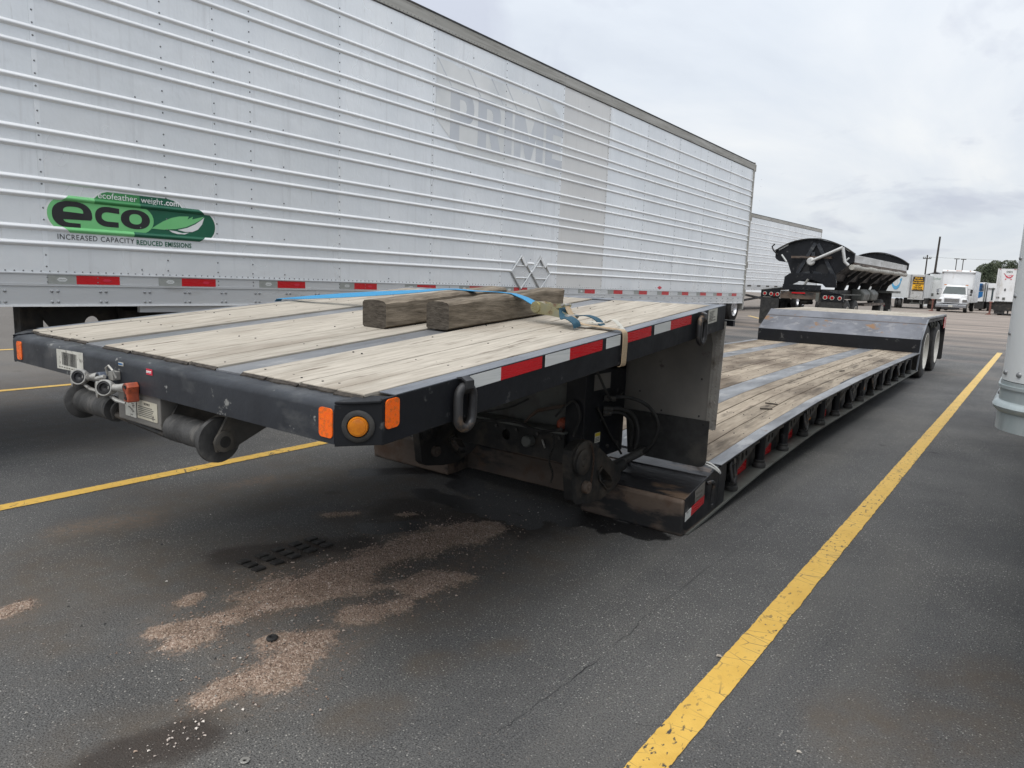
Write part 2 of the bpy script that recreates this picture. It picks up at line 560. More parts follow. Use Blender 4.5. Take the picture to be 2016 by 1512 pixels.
def circ(cx_, cy_, r, n=16, ry=None):
    return [(cx_ + r * cos(2 * pi * i / n), cy_ + (ry or r) * sin(2 * pi * i / n)) for i in range(n)]


def interp(t, x):
    if x <= t[0][0]:
        return t[0][1]
    for (a, b), (c, d) in zip(t, t[1:]):
        if x <= c:
            return b + (d - b) * (x - a) / (c - a)
    return t[-1][1]


X3, Y3, Z3 = (1, 0, 0), (0, 1, 0), (0, 0, 1)


def gz(y):
    """the lot falls away gently beyond 40 m"""
    return -.0107 * max(0, y - 40)


# ================================================================== GROUND
SAND = [(-2.5, 2.26, -2.43, 2.55, .10), (-2.43, 2.59, -2.36, 2.91, .12), (-2.53, 2.1, -2.5, 2.26, .05), (-2.5, 1.77, -2.45, 2.06, .085),
        (-2.47, 1.5, -2.42, 1.68, .055), (-2.55, 1.24, -2.49, 1.41, .05), (-2.42, 1.27, -2.40, 1.33, .055), (-2.11, 1.83, -2.04, 1.99, .065),
        (-2.08, 2.18, -2.08, 2.34, .075), (-2.00, 1.34, -2.05, 1.56, .085), (-2.02, 1.13, -2.03, 1.3, .045), (-2.16, 1.50, -2.08, 1.58, .05),
        (-2.71, 1.43, -2.74, 1.49, .03), (-3.13, .93, -3.16, 1.0, .035), (-3.15, 2.51, -3.05, 2.64, .03), (-2.84, 2.8, -2.8, 2.86, .022),
        (-2.50, 1.75, -2.38, 2.05, .12)]
DIRT = [(-3.78, 1.45, -3.74, 1.73, .2), (-2.98, 1.74, -2.70, 2.37, .26), (-2.02, .81, -1.91, 1.09, .14), (-2.74, .95, -2.70, 1.03, .09),
        (-7.3, 2.48, -6.05, 2.59, .5), (-1.6, 1.35, -1.54, 1.46, .07), (-1.64, 1.73, -1.62, 1.82, .06), (-.27, 2.36, .07, 2.82, .16),
        (-.14, 2.84, 0, 3.05, .12), (-3.76, 2.82, -2.4, 3.12, .45), (-2.97, .86, -2.88, 1.0, .12), (-3.96, 1.93, -3.6, 2.6, .3),
        (-1.54, 1.96, -1.48, 2.06, .06), (-3.3, 1.2, -2.2, 2.4, .45), (-2.0, 2.9, -2.6, 3.3, .3), (-8.5, 3.5, -9.5, 9, .8), (-7.5, 2.2, -9.0, 2.8, .5)]
OIL = [(-3.68, 3.25, -3.38, 3.60, .09), (-3.38, 3.63, -3.0, 3.60, .05), (-2.98, 3.5, -2.53, 3.40, .11), (-2.53, 3.40, -1.94, 3.5, .17),
       (-1.94, 3.52, -1.60, 3.52, .10), (-2.79, 2.56, -2.70, 2.70, .09), (-3.0, 3.2, -2.2, 3.2, .1)]
HALO = [(a_[0], a_[1], a_[2], a_[3], a_[4] * 1.7) for a_ in SAND] + [(-4.03, 2.41, -4.02, 2.73, .07), (-3.95, 1.5, -3.8, 1.8, .1)]
WET = [(-1.98, .78, -1.9, 1.02, .09), (-3.0, 1.85, -2.72, 2.3, .12), (-2.2, 3.2, -2.9, 2.9, .2)]


def segd(x, y, s):
    ax, ay, bx, by, r = s
    dx, dy = bx - ax, by - ay
    t = max(0, min(1, ((x - ax) * dx + (y - ay) * dy) / (dx * dx + dy * dy + 1e-9)))
    return sqrt((x - ax - t * dx) ** 2 + (y - ay - t * dy) ** 2) / r


def blob(x, y, L, edge=.35, amp=.45, sc=9.0, off=0.0):
    m = 9
    for s in L:
        if abs(x - s[0]) < 3 and abs(y - s[1]) < 6:
            d = segd(x, y, s)
            if d < m:
                m = d
    if m > 2.2:
        return 0.0
    nn = noise.noise(Vector((x * sc, y * sc * .6, off))) * amp + noise.noise(Vector((x * sc * 3, y * sc * 2, off + 4))) * amp * .5
    v = (1 + nn - m) / edge + .5
    return max(0.0, min(1.0, v))


def axis_lines(fine0, fine1, st, coarse):
    a = [c for c in coarse if c < fine0 - st]
    n = int(round((fine1 - fine0) / st))
    a += [fine0 + (fine1 - fine0) * i / n for i in range(n + 1)]
    a += [c for c in coarse if c > fine1 + st]
    return a


XS = axis_lines(-4.4, .45, .022, [-1500, -500, -200, -100, -60, -40, -25, -16, -12, -10, -9.3, -8.7, -8, -7.4, -6.8, -6.2, -5.6, -5.2, -4.8, .7, 1.2, 2, 4, 8, 16, 40, 100, 300, 1500])
YS = axis_lines(.70, 4.0, .03, [-300, -60, -20, -8, -3, -1, 0, .4, 4.4, 5, 6, 7, 8, 10, 12, 15, 18, 22, 26, 30, 35, 40, 46, 54, 62, 70, 80, 95, 120, 180, 300, 700, 2500])
gv, ga = [], {'sand': [], 'dirt': [], 'oil': [], 'wet': [], 'halo': []}
for y in YS:
    for x in XS:
        s = blob(x, y, SAND, 1.25, 1.0, 8)
        d = blob(x, y, DIRT, 1.3, .8, 3.5, 7)
        o = blob(x, y, OIL, .35, .6, 7, 3)
        w = blob(x, y, WET, .8, .6, 8, 5)
        z = gz(y)
        if s:
            z += .010 * s * (1 + .8 * noise.noise(Vector((x * 30, y * 30, 1))))
        gv.append((x, y, z))
        ga['sand'].append(s)
        ga['dirt'].append(d)
        ga['oil'].append(o)
        ga['wet'].append(w)
        ga['halo'].append(blob(x, y, HALO, 1.6, .9, 6, 11))
nx = len(XS)
gf = [(j * nx + i, j * nx + i + 1, (j + 1) * nx + i + 1, (j + 1) * nx + i) for j in range(len(YS) - 1) for i in range(nx - 1)]
gm = bpy.data.meshes.new('ground')
gm.from_pydata(gv, [], gf)
for kk, vv in ga.items():
    at = gm.attributes.new(kk, 'FLOAT', 'POINT')
    at.data.foreach_set('value', vv)
for p in gm.polygons:
    p.use_smooth = True
ground = bpy.data.objects.new('ground', gm)
COL.objects.link(ground)
ground['kind'] = 'structure'


def ground_mat():
    m = bpy.data.materials.new('worn_asphalt')
    m.use_nodes = True
    t = m.node_tree
    b = t.nodes['Principled BSDF']
    tcn = t.nodes.new('ShaderNodeTexCoord')
    v = tcn.outputs['Object']
    sp = t.nodes.new('ShaderNodeSeparateXYZ')
    t.links.new(v, sp.inputs[0])
    # binder + aggregate speckles
    base = ramp(t, noise_n(t, v, 1.1, 6, .6), [(.3, (.086, .086, .086)), (.7, (.140, .139, .136))])
    grain = noise_n(t, v, 170, 3, .7)
    base = mixc(t, ramp(t, grain, [(.40, .9), (.53, 0)]), base, (.022, .022, .023))
    vo = t.nodes.new('ShaderNodeTexVoronoi')
    vo.inputs['Scale'].default_value = 95
    vo.inputs['Randomness'].default_value = 1
    t.links.new(v, vo.inputs['Vector'])
    spk = ramp(t, vo.outputs['Distance'], [(.16, 1), (.34, 0)])
    sc = t.nodes.new('ShaderNodeSeparateColor')
    t.links.new(vo.outputs['Color'], sc.inputs[0])
    pick = ramp(t, sc.outputs[0], [(.28, 0), (.36, 1)])
    tone = ramp(t, sc.outputs[1], [(.0, (.15, .148, .142)), (.55, (.28, .272, .258)), (.93, (.44, .43, .40)), (1, (.68, .66, .61))])
    dens = ramp(t, noise_n(t, v, .9, 4, .6), [(.35, .4), (.65, 1)])
    base = mixc(t, mth(t, 'MULTIPLY', mth(t, 'MULTIPLY', spk, pick), dens), base, tone)
    big = noise_n(t, v, .45, 5, .6)
    base = mixc(t, 1.0, base, ramp(t, big, [(.3, (.78, .78, .80)), (.5, (1, 1, 1)), (.7, (1.25, 1.22, 1.17))]), 'MULTIPLY')
    drip = t.nodes.new('ShaderNodeTexVoronoi')
    drip.inputs['Scale'].default_value = 2.1
    t.links.new(v, drip.inputs['Vector'])
    dcol = t.nodes.new('ShaderNodeSeparateColor')
    t.links.new(drip.outputs['Color'], dcol.inputs[0])
    dsz = mth(t, 'ADD', mth(t, 'MULTIPLY', dcol.outputs[0], .16), mth(t, 'MULTIPLY', mth(t, 'SUBTRACT', noise_n(t, v, 9, 4, .6), .5), .25))
    dfac = mth(t, 'MULTIPLY', ramp(t, mth(t, 'SUBTRACT', dsz, drip.outputs['Distance']), [(.0, 0), (.06, 1)]), ramp(t, dcol.outputs[1], [(.5, 0), (.8, .55)]))
    base = mixc(t, dfac, base, (.022, .022, .023))
    # worn pale streaks running with the traffic
    st = noise_n(t, mapping(t, v, (1.6, .14, 1)), 1.5, 6, .6)
    base = mixc(t, ramp(t, st, [(.50, 0), (.74, .42)]), base, (.15, .143, .13))
    # dusty red-brown haul area far back
    far = ramp(t, mth(t, 'ADD', mth(t, 'MULTIPLY', sp.outputs[1], .018), mth(t, 'MULTIPLY', noise_n(t, mapping(t, v, (.14, .55, 1)), 1.0, 6, .65), .9)), [(.74, 0), (1.06, 1)])
    dustc = ramp(t, noise_n(t, mapping(t, v, (.22, 1.1, 1)), .9, 7, .62), [(.34, (.115, .098, .086)), (.48, (.24, .20, .17)), (.66, (.36, .30, .255))])
    base = mixc(t, mth(t, 'MULTIPLY', far, .88), base, dustc)
    leftd = ramp(t, mth(t, 'ADD', mth(t, 'MULTIPLY', sp.outputs[0], -.06), mth(t, 'MULTIPLY', noise_n(t, mapping(t, v, (.5, .2, 1)), 1.0, 6, .65), .7)), [(.86, 0), (1.05, 1)])
    base = mixc(t, mth(t, 'MULTIPLY', leftd, .6), base, (.135, .118, .10))

    def att(n):
        a = t.nodes.new('ShaderNodeAttribute')
        a.attribute_name = n
        return a.outputs['Fac']
    fine = noise_n(t, v, 60, 4, .7)
    dirtf = mth(t, 'MULTIPLY', att('dirt'), ramp(t, noise_n(t, v, 7, 6, .65), [(.32, .10), (.62, .62)]))
    base = mixc(t, dirtf, base, (.095, .074, .054))
    halof = mth(t, 'MULTIPLY', att('halo'), ramp(t, noise_n(t, v, 28, 5, .7), [(.36, .05), (.62, .75)]))
    base = mixc(t, halof, base, (.17, .125, .092))
    wetf = mth(t, 'MULTIPLY', att('wet'), .75)
    base = mixc(t, wetf, base, (.030, .022, .018))
    sandf = ramp(t, mth(t, 'ADD', mth(t, 'SUBTRACT', att('sand'), .5), mth(t, 'MULTIPLY', fine, 1.5)), [(.42, 0), (.80, 1)])
    sv = t.nodes.new('ShaderNodeTexVoronoi')
    sv.inputs['Scale'].default_value = 170
    t.links.new(v, sv.inputs['Vector'])
    ss = t.nodes.new('ShaderNodeSeparateColor')
    t.links.new(sv.outputs['Color'], ss.inputs[0])
    sandc = ramp(t, ss.outputs[0], [(0, (.18, .125, .095)), (.35, (.32, .23, .175)), (.75, (.44, .33, .265)), (1, (.60, .51, .43))])
    sandc = mixc(t, ramp(t, noise_n(t, v, 8, 4, .6), [(.35, .5), (.65, 0)]), sandc, (.16, .12, .085))
    base = mixc(t, sandf, base, sandc)
    oilf = mth(t, 'MULTIPLY', ramp(t, mth(t, 'ADD', mth(t, 'SUBTRACT', att('oil'), .5), mth(t, 'MULTIPLY', fine, .8)), [(.3, 0), (.6, 1)]), .93)
    base = mixc(t, oilf, base, (.006, .006, .007))
    t.links.new(base, b.inputs['Base Color'])
    rough = mixc(t, oilf, (.82, .82, .82), (.45, .45, .45))
    t.links.new(rough, b.inputs['Roughness'])
    b.inputs['Specular IOR Level'].default_value = .35
    bn = t.nodes.new('ShaderNodeBump')
    bn.inputs['Distance'].default_value = .004
    bn.inputs['Strength'].default_value = .9
    h = mth(t, 'ADD', mth(t, 'MULTIPLY', spk, .5), grain)
    h = mth(t, 'ADD', h, mth(t, 'MULTIPLY', sv.outputs['Distance'], mth(t, 'MULTIPLY', sandf, -1.2)))
    t.links.new(h, bn.inputs['Height'])
    t.links.new(bn.outputs[0], b.inputs['Normal'])
    return m


gm.materials.append(ground_mat())


# painted lines with chipped edges
def paint_mat():
    m = bpy.data.materials.new('yellow_line_paint')
    m.use_nodes = True
    t = m.node_tree
    b = t.nodes['Principled BSDF']
    tcn = t.nodes.new('ShaderNodeTexCoord')
    v = tcn.outputs['Object']
    c = ramp(t, noise_n(t, v, 5, 6, .65), [(.3, (.56, .34, .06)), (.7, (.70, .45, .095))])
    sp = t.nodes.new('ShaderNodeSeparateXYZ')
    t.links.new(v, sp.inputs[0])
    c = mixc(t, ramp(t, mth(t, 'MULTIPLY', sp.outputs[1], .04), [(.1, 0), (.75, .65)]), c, (.55, .42, .20))
    c = mixc(t, ramp(t, noise_n(t, v, 2.5, 5, .65), [(.55, 0), (.8, .55)]), c, (.30, .19, .07))
    chips = ramp(t, noise_n(t, mapping(t, v, (1.2, .6, 1)), 42, 4, .6), [(.37, 1), (.41, 0)])
    chips = mth(t, 'MULTIPLY', chips, ramp(t, noise_n(t, v, 2.0, 3, .6), [(.42, .15), (.60, 1)]))
    cr = t.nodes.new('ShaderNodeTexVoronoi')
    cr.feature = 'DISTANCE_TO_EDGE'
    cr.inputs['Scale'].default_value = 9
    t.links.new(mapping(t, v, (.7, 1.6, 1)), cr.inputs['Vector'])
    crk = mth(t, 'MULTIPLY', ramp(t, cr.outputs['Distance'], [(.008, .8), (.022, 0)]), ramp(t, noise_n(t, v, 5, 2, .5), [(.45, 0), (.6, 1)]))
    f = mth(t, 'MAXIMUM', chips, crk)
    c = mixc(t, f, c, (.05, .048, .045))
    t.links.new(c, b.inputs['Base Color'])
    b.inputs['Roughness'].default_value = .75
    bn = t.nodes.new('ShaderNodeBump')
    bn.inputs['Distance'].default_value = .002
    t.links.new(noise_n(t, v, 150, 3, .6), bn.inputs['Height'])
    t.links.new(bn.outputs[0], b.inputs['Normal'])
    return m


PM = paint_mat()


def line(x, y0, y1, w, st):
    vs, fs = [], []
    n = int((y1 - y0) / st)
    for i in range(n + 1):
        y = y0 + (y1 - y0) * i / n
        j0 = noise.noise(Vector((x * 7, y * 11, 0))) * .004 + noise.noise(Vector((x, y * 60, 3))) * .0035
        j1 = noise.noise(Vector((x * 7, y * 11, 9))) * .004 + noise.noise(Vector((x, y * 60, 7))) * .0035
        vs += [(x - w / 2 + j0, y, .004 + gz(y)), (x + w / 2 + j1, y, .004 + gz(y))]
    fs = [(2 * i, 2 * i + 1, 2 * i + 3, 2 * i + 2) for i in range(n)]
    return MB().add(vs, fs).build('parking_line', PM, None, 'structure')


line(-.766, -4, 20.5, .105, .02)
line(-4.545, -4, 20, .105, .02)
line(-8.61, -4, 20, .105, .06)
line(-12.4, -4, 20, .105, .1)
MB().add([(-10.6, 31.6, .004), (-4.4, 20.6, .004), (-4.32, 20.68, .004), (-10.5, 31.75, .004)], [(0, 1, 2, 3)]).build('parking_line', PM, None, 'structure')


# cracks: thin dark ribbons
def crack(pts, w):
    vs, fs = [], []
    P = []
    for (a, b_) in zip(pts, pts[1:]):
        L = (Vector(b_) - Vector(a)).length
        n = max(2, int(L / .03))
        for i in range(n):
            q = Vector(a).lerp(Vector(b_), i / n)
            P.append(q)
    for i, q in enumerate(P):
        ww = w * max(.06, .45 + .9 * noise.noise(Vector((q.y * 6, q.x * 6, 2))))
        j = noise.noise(Vector((q.x * 25, q.y * 25, 1))) * .014
        d = (P[min(i + 1, len(P) - 1)] - P[max(i - 1, 0)]).normalized()
        nn = Vector((-d.y, d.x))
        c = q + nn * j
        vs += [(c.x - nn.x * ww, c.y - nn.y * ww, .003), (c.x + nn.x * ww, c.y + nn.y * ww, .003)]
    fs = [(2 * i, 2 * i + 1, 2 * i + 3, 2 * i + 2) for i in range(len(P) - 1)]
    MB().add(vs, fs).build('asphalt_crack', 'ink', None, 'structure')


crack([(-1.2, 1.6), (-1.18, 1.92), (-1.17, 2.26), (-1.19, 2.61), (-1.19, 3.2), (-1.15, 3.92), (-1.17, 4.7)], .0013)
crack([(-.9, 1.92), (-.72, 2.02), (-.6, 1.98)], .0012)
crack([(-2.33, 11.56), (-1.4, 11.3), (-.16, 10.91)], .014)
crack([(-.9, 8.1), (-.5, 8.0), (.2, 8.05)], .008)

# ------------------------------------------------------------------ loose gravel
OCT = [(1, 0, 0), (-.5, .87, 0), (-.5, -.87, 0), (.3, .3, .85), (-.45, .1, .8), (.1, -.45, .8)]
OCF = [(0, 1, 3), (1, 4, 3), (1, 2, 4), (2, 5, 4), (2, 0, 5), (0, 3, 5), (3, 4, 5), (0, 2, 1)]


def pebble_mat(name, stops):
    m = bpy.data.materials.new(name)
    m.use_nodes = True
    t = m.node_tree
    b = t.nodes['Principled BSDF']
    g = t.nodes.new('ShaderNodeNewGeometry')
    t.links.new(ramp(t, g.outputs['Random Per Island'], stops), b.inputs['Base Color'])
    b.inputs['Roughness'].default_value = .85
    return m


PEB1 = pebble_mat('pink_grit', [(0, (.13, .09, .07)), (.4, (.27, .19, .145)), (.8, (.38, .28, .22)), (1, (.55, .46, .40))])
PEB2 = pebble_mat('grey_grit', [(0, (.045, .045, .045)), (.45, (.11, .108, .10)), (.8, (.24, .225, .205)), (1, (.52, .50, .46))])


def scatter(n, fn, rmin, rmax, mt, flat=.7):
    vs, fs = [], []
    for _ in range(n):
        x, y = fn()
        r = rmin + (rmax - rmin) * random.random() ** 3
        a = random.random() * 6.28
        c, s_ = cos(a), sin(a)
        sx, sy, sz = r * random.uniform(.7, 1.2), r * random.uniform(.6, 1.1), r * flat * random.uniform(.6, 1.2)
        o = len(vs)
        zs = .0032 + .009 * blob(x, y, SAND, 1.25, 1.0, 8)
        for p in OCT:
            px, py = p[0] * sx, p[1] * sy
            vs.append((x + px * c - py * s_, y + px * s_ + py * c, zs + p[2] * sz))
        fs += [tuple(i + o for i in f) for f in OCF]
    MB().add(vs, fs).build('loose_gravel', mt, None, 'stuff')


WT = [s[4] * (s[4] + .5 * sqrt((s[0] - s[2]) ** 2 + (s[1] - s[3]) ** 2)) for s in SAND]


def insand(spread):
    def f():
        s = random.choices(SAND, WT)[0]
        t = random.random()
        return (s[0] + (s[2] - s[0]) * t + random.gauss(0, s[4] * spread), s[1] + (s[3] - s[1]) * t + random.gauss(0, s[4] * spread * 1.3))
    return f


scatter(15000, insand(.75), .0010, .0050, PEB1)
scatter(2600, insand(1.5), .0015, .008, PEB1)


def wide():
    y = .75 + 5.5 * random.random() ** 1.6
    return (random.uniform(-4.4, .1) * (.45 + y / 5), y)


scatter(2600, wide, .0010, .0045, PEB2)
scatter(420, lambda: (random.gauss(-2.5, .45), random.gauss(1.5, .4)), .002, .008, PEB2)
scatter(90, lambda: (random.gauss(-1.92, .045), random.gauss(.98, .11)), .0012, .0075, pebble_mat('white_grit', [(0, (.4, .33, .29)), (1, (.72, .66, .6))]))
scatter(260, lambda: (random.gauss(-2.3, .3), random.gauss(3.45, .12)), .002, .008, PEB2)

# tyre print pressed in drying mud
tp = MB()
for r_ in range(3):
    for c_ in range(5):
        x0 = -2.93 + r_ * .062 + random.uniform(-.004, .004)
        y0 = 1.80 + c_ * .098
        tp.prism([(x0, y0), (x0 + .042, y0 + .004), (x0 + .044, y0 + .056), (x0 + .002, y0 + .060)], 'z', .001, .012)
tp.build('tyre_print', mat('dark_packed_mud', (.026, .023, .020), (.013, .012, .011), .7, scale=20, bump=.002, bscale=60), None, 'stuff', bevel=.004)

# small litter
o = MB().lathe((-2.178, 1.484, .012), Z3, [(0, .012), (0, .021), (.006, .022), (.011, .018), (.011, .011), (.003, .009)], 20).build('rubber_grommet', 'rubber', None, smooth=True)
tag(o, 'small black rubber ring lying on the pink grit patch', 'ring')
o = MB().lathe((-1.6695, 1.0426, .004), Z3, [(0, .0135), (.002, .014), (.003, .013), (.003, .006), (0, .005)], 20).build('steel_washer', 'cast', None, smooth=True)
tag(o, 'small flat steel washer lying on asphalt at bottom edge of photo', 'washer')
for (x, y, r, lb) in ((-.832, 2.50, .014, 'pale flat stone chip on the edge of the near yellow line'), (-.438, 2.119, .010, 'small grey pebble on bare asphalt right of the near yellow line')):
    o = MB().add([(x + p[0] * r * 1.2, y + p[1] * r * .8, .005 + p[2] * r * .55) for p in OCT], OCF).build('stone', 'stone', None, bevel=.001)
    tag(o, lb, 'stone')

# ================================================================== LOWBOY TRAILER
lb = thing('lowboy_trailer', 'long black lowboy trailer with wooden deck resting on the asphalt', 'trailer', (-2.74, 3.6, 0))
XL, XR = -3.97, -1.45


def zg(y):
    return 1.047 + .0888 * (y - 1.355)


def tilt(v):
    return (v[0], v[1], v[2] + zg(v[1]))


def P_(mb, name, m, par=lb, **k):
    return mb.build(name, m, par, **k)


# front cross rail: bent plate with rounded top, chamfered corners
prof = [(1.345, -.012)]
for i in range(6):
    a = radians(90 - 90 * i / 5) if False else radians(90 + 90 * i / 5)
    prof.append((1.285 + .022 * cos(a) - .0, -.034 + .022 * sin(a)))
prof += [(1.263, -.128), (1.272, -.128), (1.272, -.036), (1.345, -.024)]
fr = MB()
fr.prism(prof, 'x', XL + .10, XR - .10)
fr.xf(tilt)
P_(fr, 'front_rail', 'rail', smooth=True)
for sgn, xe in ((-1, XL), (1, XR)):
    c = MB()
    xi = xe - sgn * .10
    c.prism([(xi, 1.264), (xe, 1.352), (xe - sgn * .006, 1.358), (xi, 1.274)], 'z', -.135, -.014)
    c.prism([(xi, 1.264), (xi + sgn * .05, 1.297), (xe, 1.345), (xe - sgn * .01, 1.40), (xi, 1.36)], 'z', -.0139, -.006)
    c.xf(tilt)
    P_(c, 'corner_plate', 'black', bevel=.002)
# side rails of the gooseneck
for sgn, xe in ((-1, XL), (1, XR)):
    s_ = MB()
    a, b_ = sorted((xe, xe - sgn * .012))
    s_.box(a, b_, 1.352, 3.955, -.137, -.003)
    a, b_ = sorted((xe - sgn * .0125, xe - sgn * .06))
    s_.box(a, b_, 1.352, 3.955, -.137, -.125)
    s_.xf(tilt)
    P_(s_, 'side_rail', 'black', bevel=.003)
    s_ = MB()
    a, b_ = sorted((xe, xe - sgn * .066))
    s_.box(a, b_, 1.40, 3.957, -.0025, .0)
    s_.xf(tilt)
    P_(s_, 'rail_cap', 'grayrail')
# rear beam of the gooseneck deck
rb = MB().box(XL + .02, XR - .013, 3.90, 3.957, -.13, -.004)
rb.xf(tilt)
P_(rb, 'rear_beam', 'black')
rb = MB().box(XL + .07, XR - .067, 3.88, 3.957, -.0035, .0005)
rb.xf(tilt)
P_(rb, 'deck_end_plate', 'grayrail')

# deck boards on the gooseneck
bounds = [(-3.903, -3.80), (-3.797, -3.625), (-3.622, -3.448), (-3.445, -3.285), (-3.118, -2.889), (-2.886, -2.631), (-2.628, -2.452), (-2.449, -2.275),
          (-2.126, -1.984), (-1.981, -1.814), (-1.811, -1.643), (-1.640, -1.517)]
nails = MB()
for (a, b_) in bounds:
    y0 = 1.352 + random.uniform(-.008, .006)
    m_ = MB()
    g = .0024
    nseg = 5
    secs = []
    hz = random.uniform(-.0015, .0015)
    for i in range(nseg + 1):
        y = y0 + (3.878 - y0) * i / nseg
        w = random.uniform(-.0008, .0008)
        secs.append([(a + g + w, y, -.034), (b_ - g + w, y, -.034), (b_ - g + w, y, .002 + hz), (a + g + w, y, .002 + hz)])
    m_.sweep(secs).xf(tilt)
    P_(m_, 'deck_plank', 'wood', bevel=.0025)
    # ragged dark end
    e = MB()
    secs = []
    for i in range(7):
        x = a + .002 + (b_ - a - .004) * i / 6
        yy = y0 - .004 - random.uniform(.001, .010)
        secs.append([(x, yy, -.03), (x, y0 + .0, -.03), (x, y0 + .0, -.002), (x, yy, -.006 - random.uniform(0, .004))])
    e.sweep(secs).xf(tilt)
    P_(e, 'board_end', 'woodend')
    for yy in (1.40, 1.80, 2.22, 2.62, 3.02, 3.42, 3.80):
        for xx in (a + (b_ - a) * .28, a + (b_ - a) * .72):
            if random.random() < .25:
                continue
            nails.lathe((xx + random.uniform(-.01, .01), yy + random.uniform(-.02, .02), .0021 + zg(yy) + .0018), Z3, [(-.004, .0038), (-.0006, .0038)], 7)
P_(nails, 'deck_screw', 'ink', kind='stuff')
for (a, b_) in ((-3.284, -3.119), (-2.274, -2.127)):
    m_ = MB().box(a, b_, 1.342, 3.878, -.02, -.006)
    m_.xf(tilt)
    P_(m_, 'steel_strip', 'worn', bevel=.001)
# reflective tape on the right gooseneck rail
for (a, b_, mm) in ((1.721, 1.887, 'white_t'), (1.8872, 2.131, 'red'), (2.152, 2.319, 'white_t'), (2.3192, 2.568, 'red'), (2.601, 2.722, 'white_t'), (2.775, 3.016, 'red'), (3.051, 3.225, 'white_t'), (3.2252, 3.471, 'red')):
    m_ = MB().box(XR + .0005, XR + .0018, a, b_, -.049, -.005)
    m_.xf(tilt)
    P_(m_, 'reflective_tape', mm)
shape('paper_label', [rrect(3.70, 3.825, -.078, -.004, .003)], (XR + .001, 0, 0), Y3, Z3, .0015, 'label', lb, fn=lambda q: Vector(tilt(q)))
for i in range(7):
    m_ = MB().box(XR + .002, XR + .0026, 3.712, 3.712 + random.uniform(.05, .1), -.018 - i * .008, -.0145 - i * .008)
    m_.xf(tilt)
    P_(m_, 'label_print', 'dullink')
# orange reflectors
shape('orange_reflector', [rrect(0, .058, -.085, .0, .012)], (-1.612, 1.2615, 1.012), X3, Z3, .004, 'orange', lb)
shape('orange_reflector', [rrect(-3.85, -3.795, -.085, .0, .012)], (.03, 1.2615, 1.008), X3, Z3, .004, 'orange', lb)
shape('orange_reflector', [rrect(1.362, 1.414, -.093, -.008, .012)], (XR + .002, 0, 0), Y3, Z3, .004, 'orange', lb, fn=lambda q: Vector(tilt(q)))
# corner marker lamp on the chamfer plate
cdir = Vector((.088, -.10, 0)).normalized()
for (xm, cd, nm) in ((-1.50, cdir, 'corner'), (-3.92, Vector((-.088, -.10, 0)).normalized(), 'corner')):
    c0 = Vector((xm, 1.308, zg(1.31) - .078)) + cd * .0
    hs = MB().lathe(c0, cd, [(0, .046), (.006, .046), (.010, .040), (.010, .032), (.004, .030)], 28)
    lh = P_(hs, 'marker_lamp', 'rubber', smooth=True)
    lens = MB().lathe(c0, cd, [(.004, .029), (.012, .0285), (.016, .026), (.016, .023), (.018, .022), (.0195, .012), (.020, .001)], 28)
    lens.build('lens', 'amber', lh, smooth=True)


# hanging D-rings on gooseneck rail
def dring(y, ztop, x, par, h=.165, w=.10, r=.0155, name='tie_ring', lean=0.0, mt='black'):
    pts = []
    rr = w / 2 - r
    for i in range(9):
        a = radians(180 * i / 8)
        pts.append((x, y + rr * cos(a), ztop - r - rr + rr * sin(a)))
    for i in range(9):
        a = radians(180 + 180 * i / 8)
        pts.append((x + lean, y + rr * cos(a), ztop - h + r + rr + rr * sin(a)))
    rg = MB().tube(pts, r, 10, True)
    o_ = rg.build(name, mt, par, smooth=True)
    cl_ = MB()
    cpts = [(x - .03, y, ztop + .006), (x - .005, y, ztop + .012), (x + .014, y, ztop + .002), (x + .016, y, ztop - .02), (x, y, ztop - .036), (x - .03, y, ztop - .036)]
    cl_.ribbon(cpts, (0, .019, 0), .008)
    cl_.build('ring_clip', mt, o_, bevel=.001)
    return o_


M['ringsteel'] = mat('worn_forged_ring', (.05, .05, .052), (.022, .022, .024), .42, .3, 12, dirt=((.14, .10, .07), 16, .58, .72))
for y in (1.685, 3.578):
    dring(y, zg(y) - .012, XR + .020, lb, mt='ringsteel')
# barcode sticker & small plates on front rail
FY = 1.262
ft = lambda q: Vector((q.x, q.y, q.z))
shape('barcode_sticker', [[(-3.38, .928), (-3.125, .935), (-3.125, 1.018), (-3.38, 1.012)]], (0, FY, 0), X3, Z3, .001, 'label', lb)
bx = -3.325
while bx < -3.185:
    w = random.choice((.003, .004, .006, .008))
    MB().box(bx, bx + w, FY - .0012, FY - .0006, .949, 1.004).build('barcode_bar', 'ink', lb)
    bx += w + random.choice((.003, .004, .006))
for i in range(9):
    xx = -3.36 + i * .024
    MB().box(xx, xx + .014, FY - .0012, FY - .0006, .937, .941).build('barcode_digit', 'dullink', lb)
MB().box(-2.815, -2.775, FY - .001, FY - .0003, 1.000, 1.014).build('service_tag', 'label', lb)
text('tag_lettering', 'SERVICE', .009, (-2.813, FY - .0016, 1.004), X3, Z3, 'tr_blue', lb, bold=.0004)
MB().box(-2.60, -2.556, FY - .001, FY - .0003, .990, 1.012).build('supply_tag', 's_red', lb)
text('tag_lettering', 'SUPPLY', .011, (-2.598, FY - .0016, .997), X3, Z3, 'white_v', lb, bold=.0004)


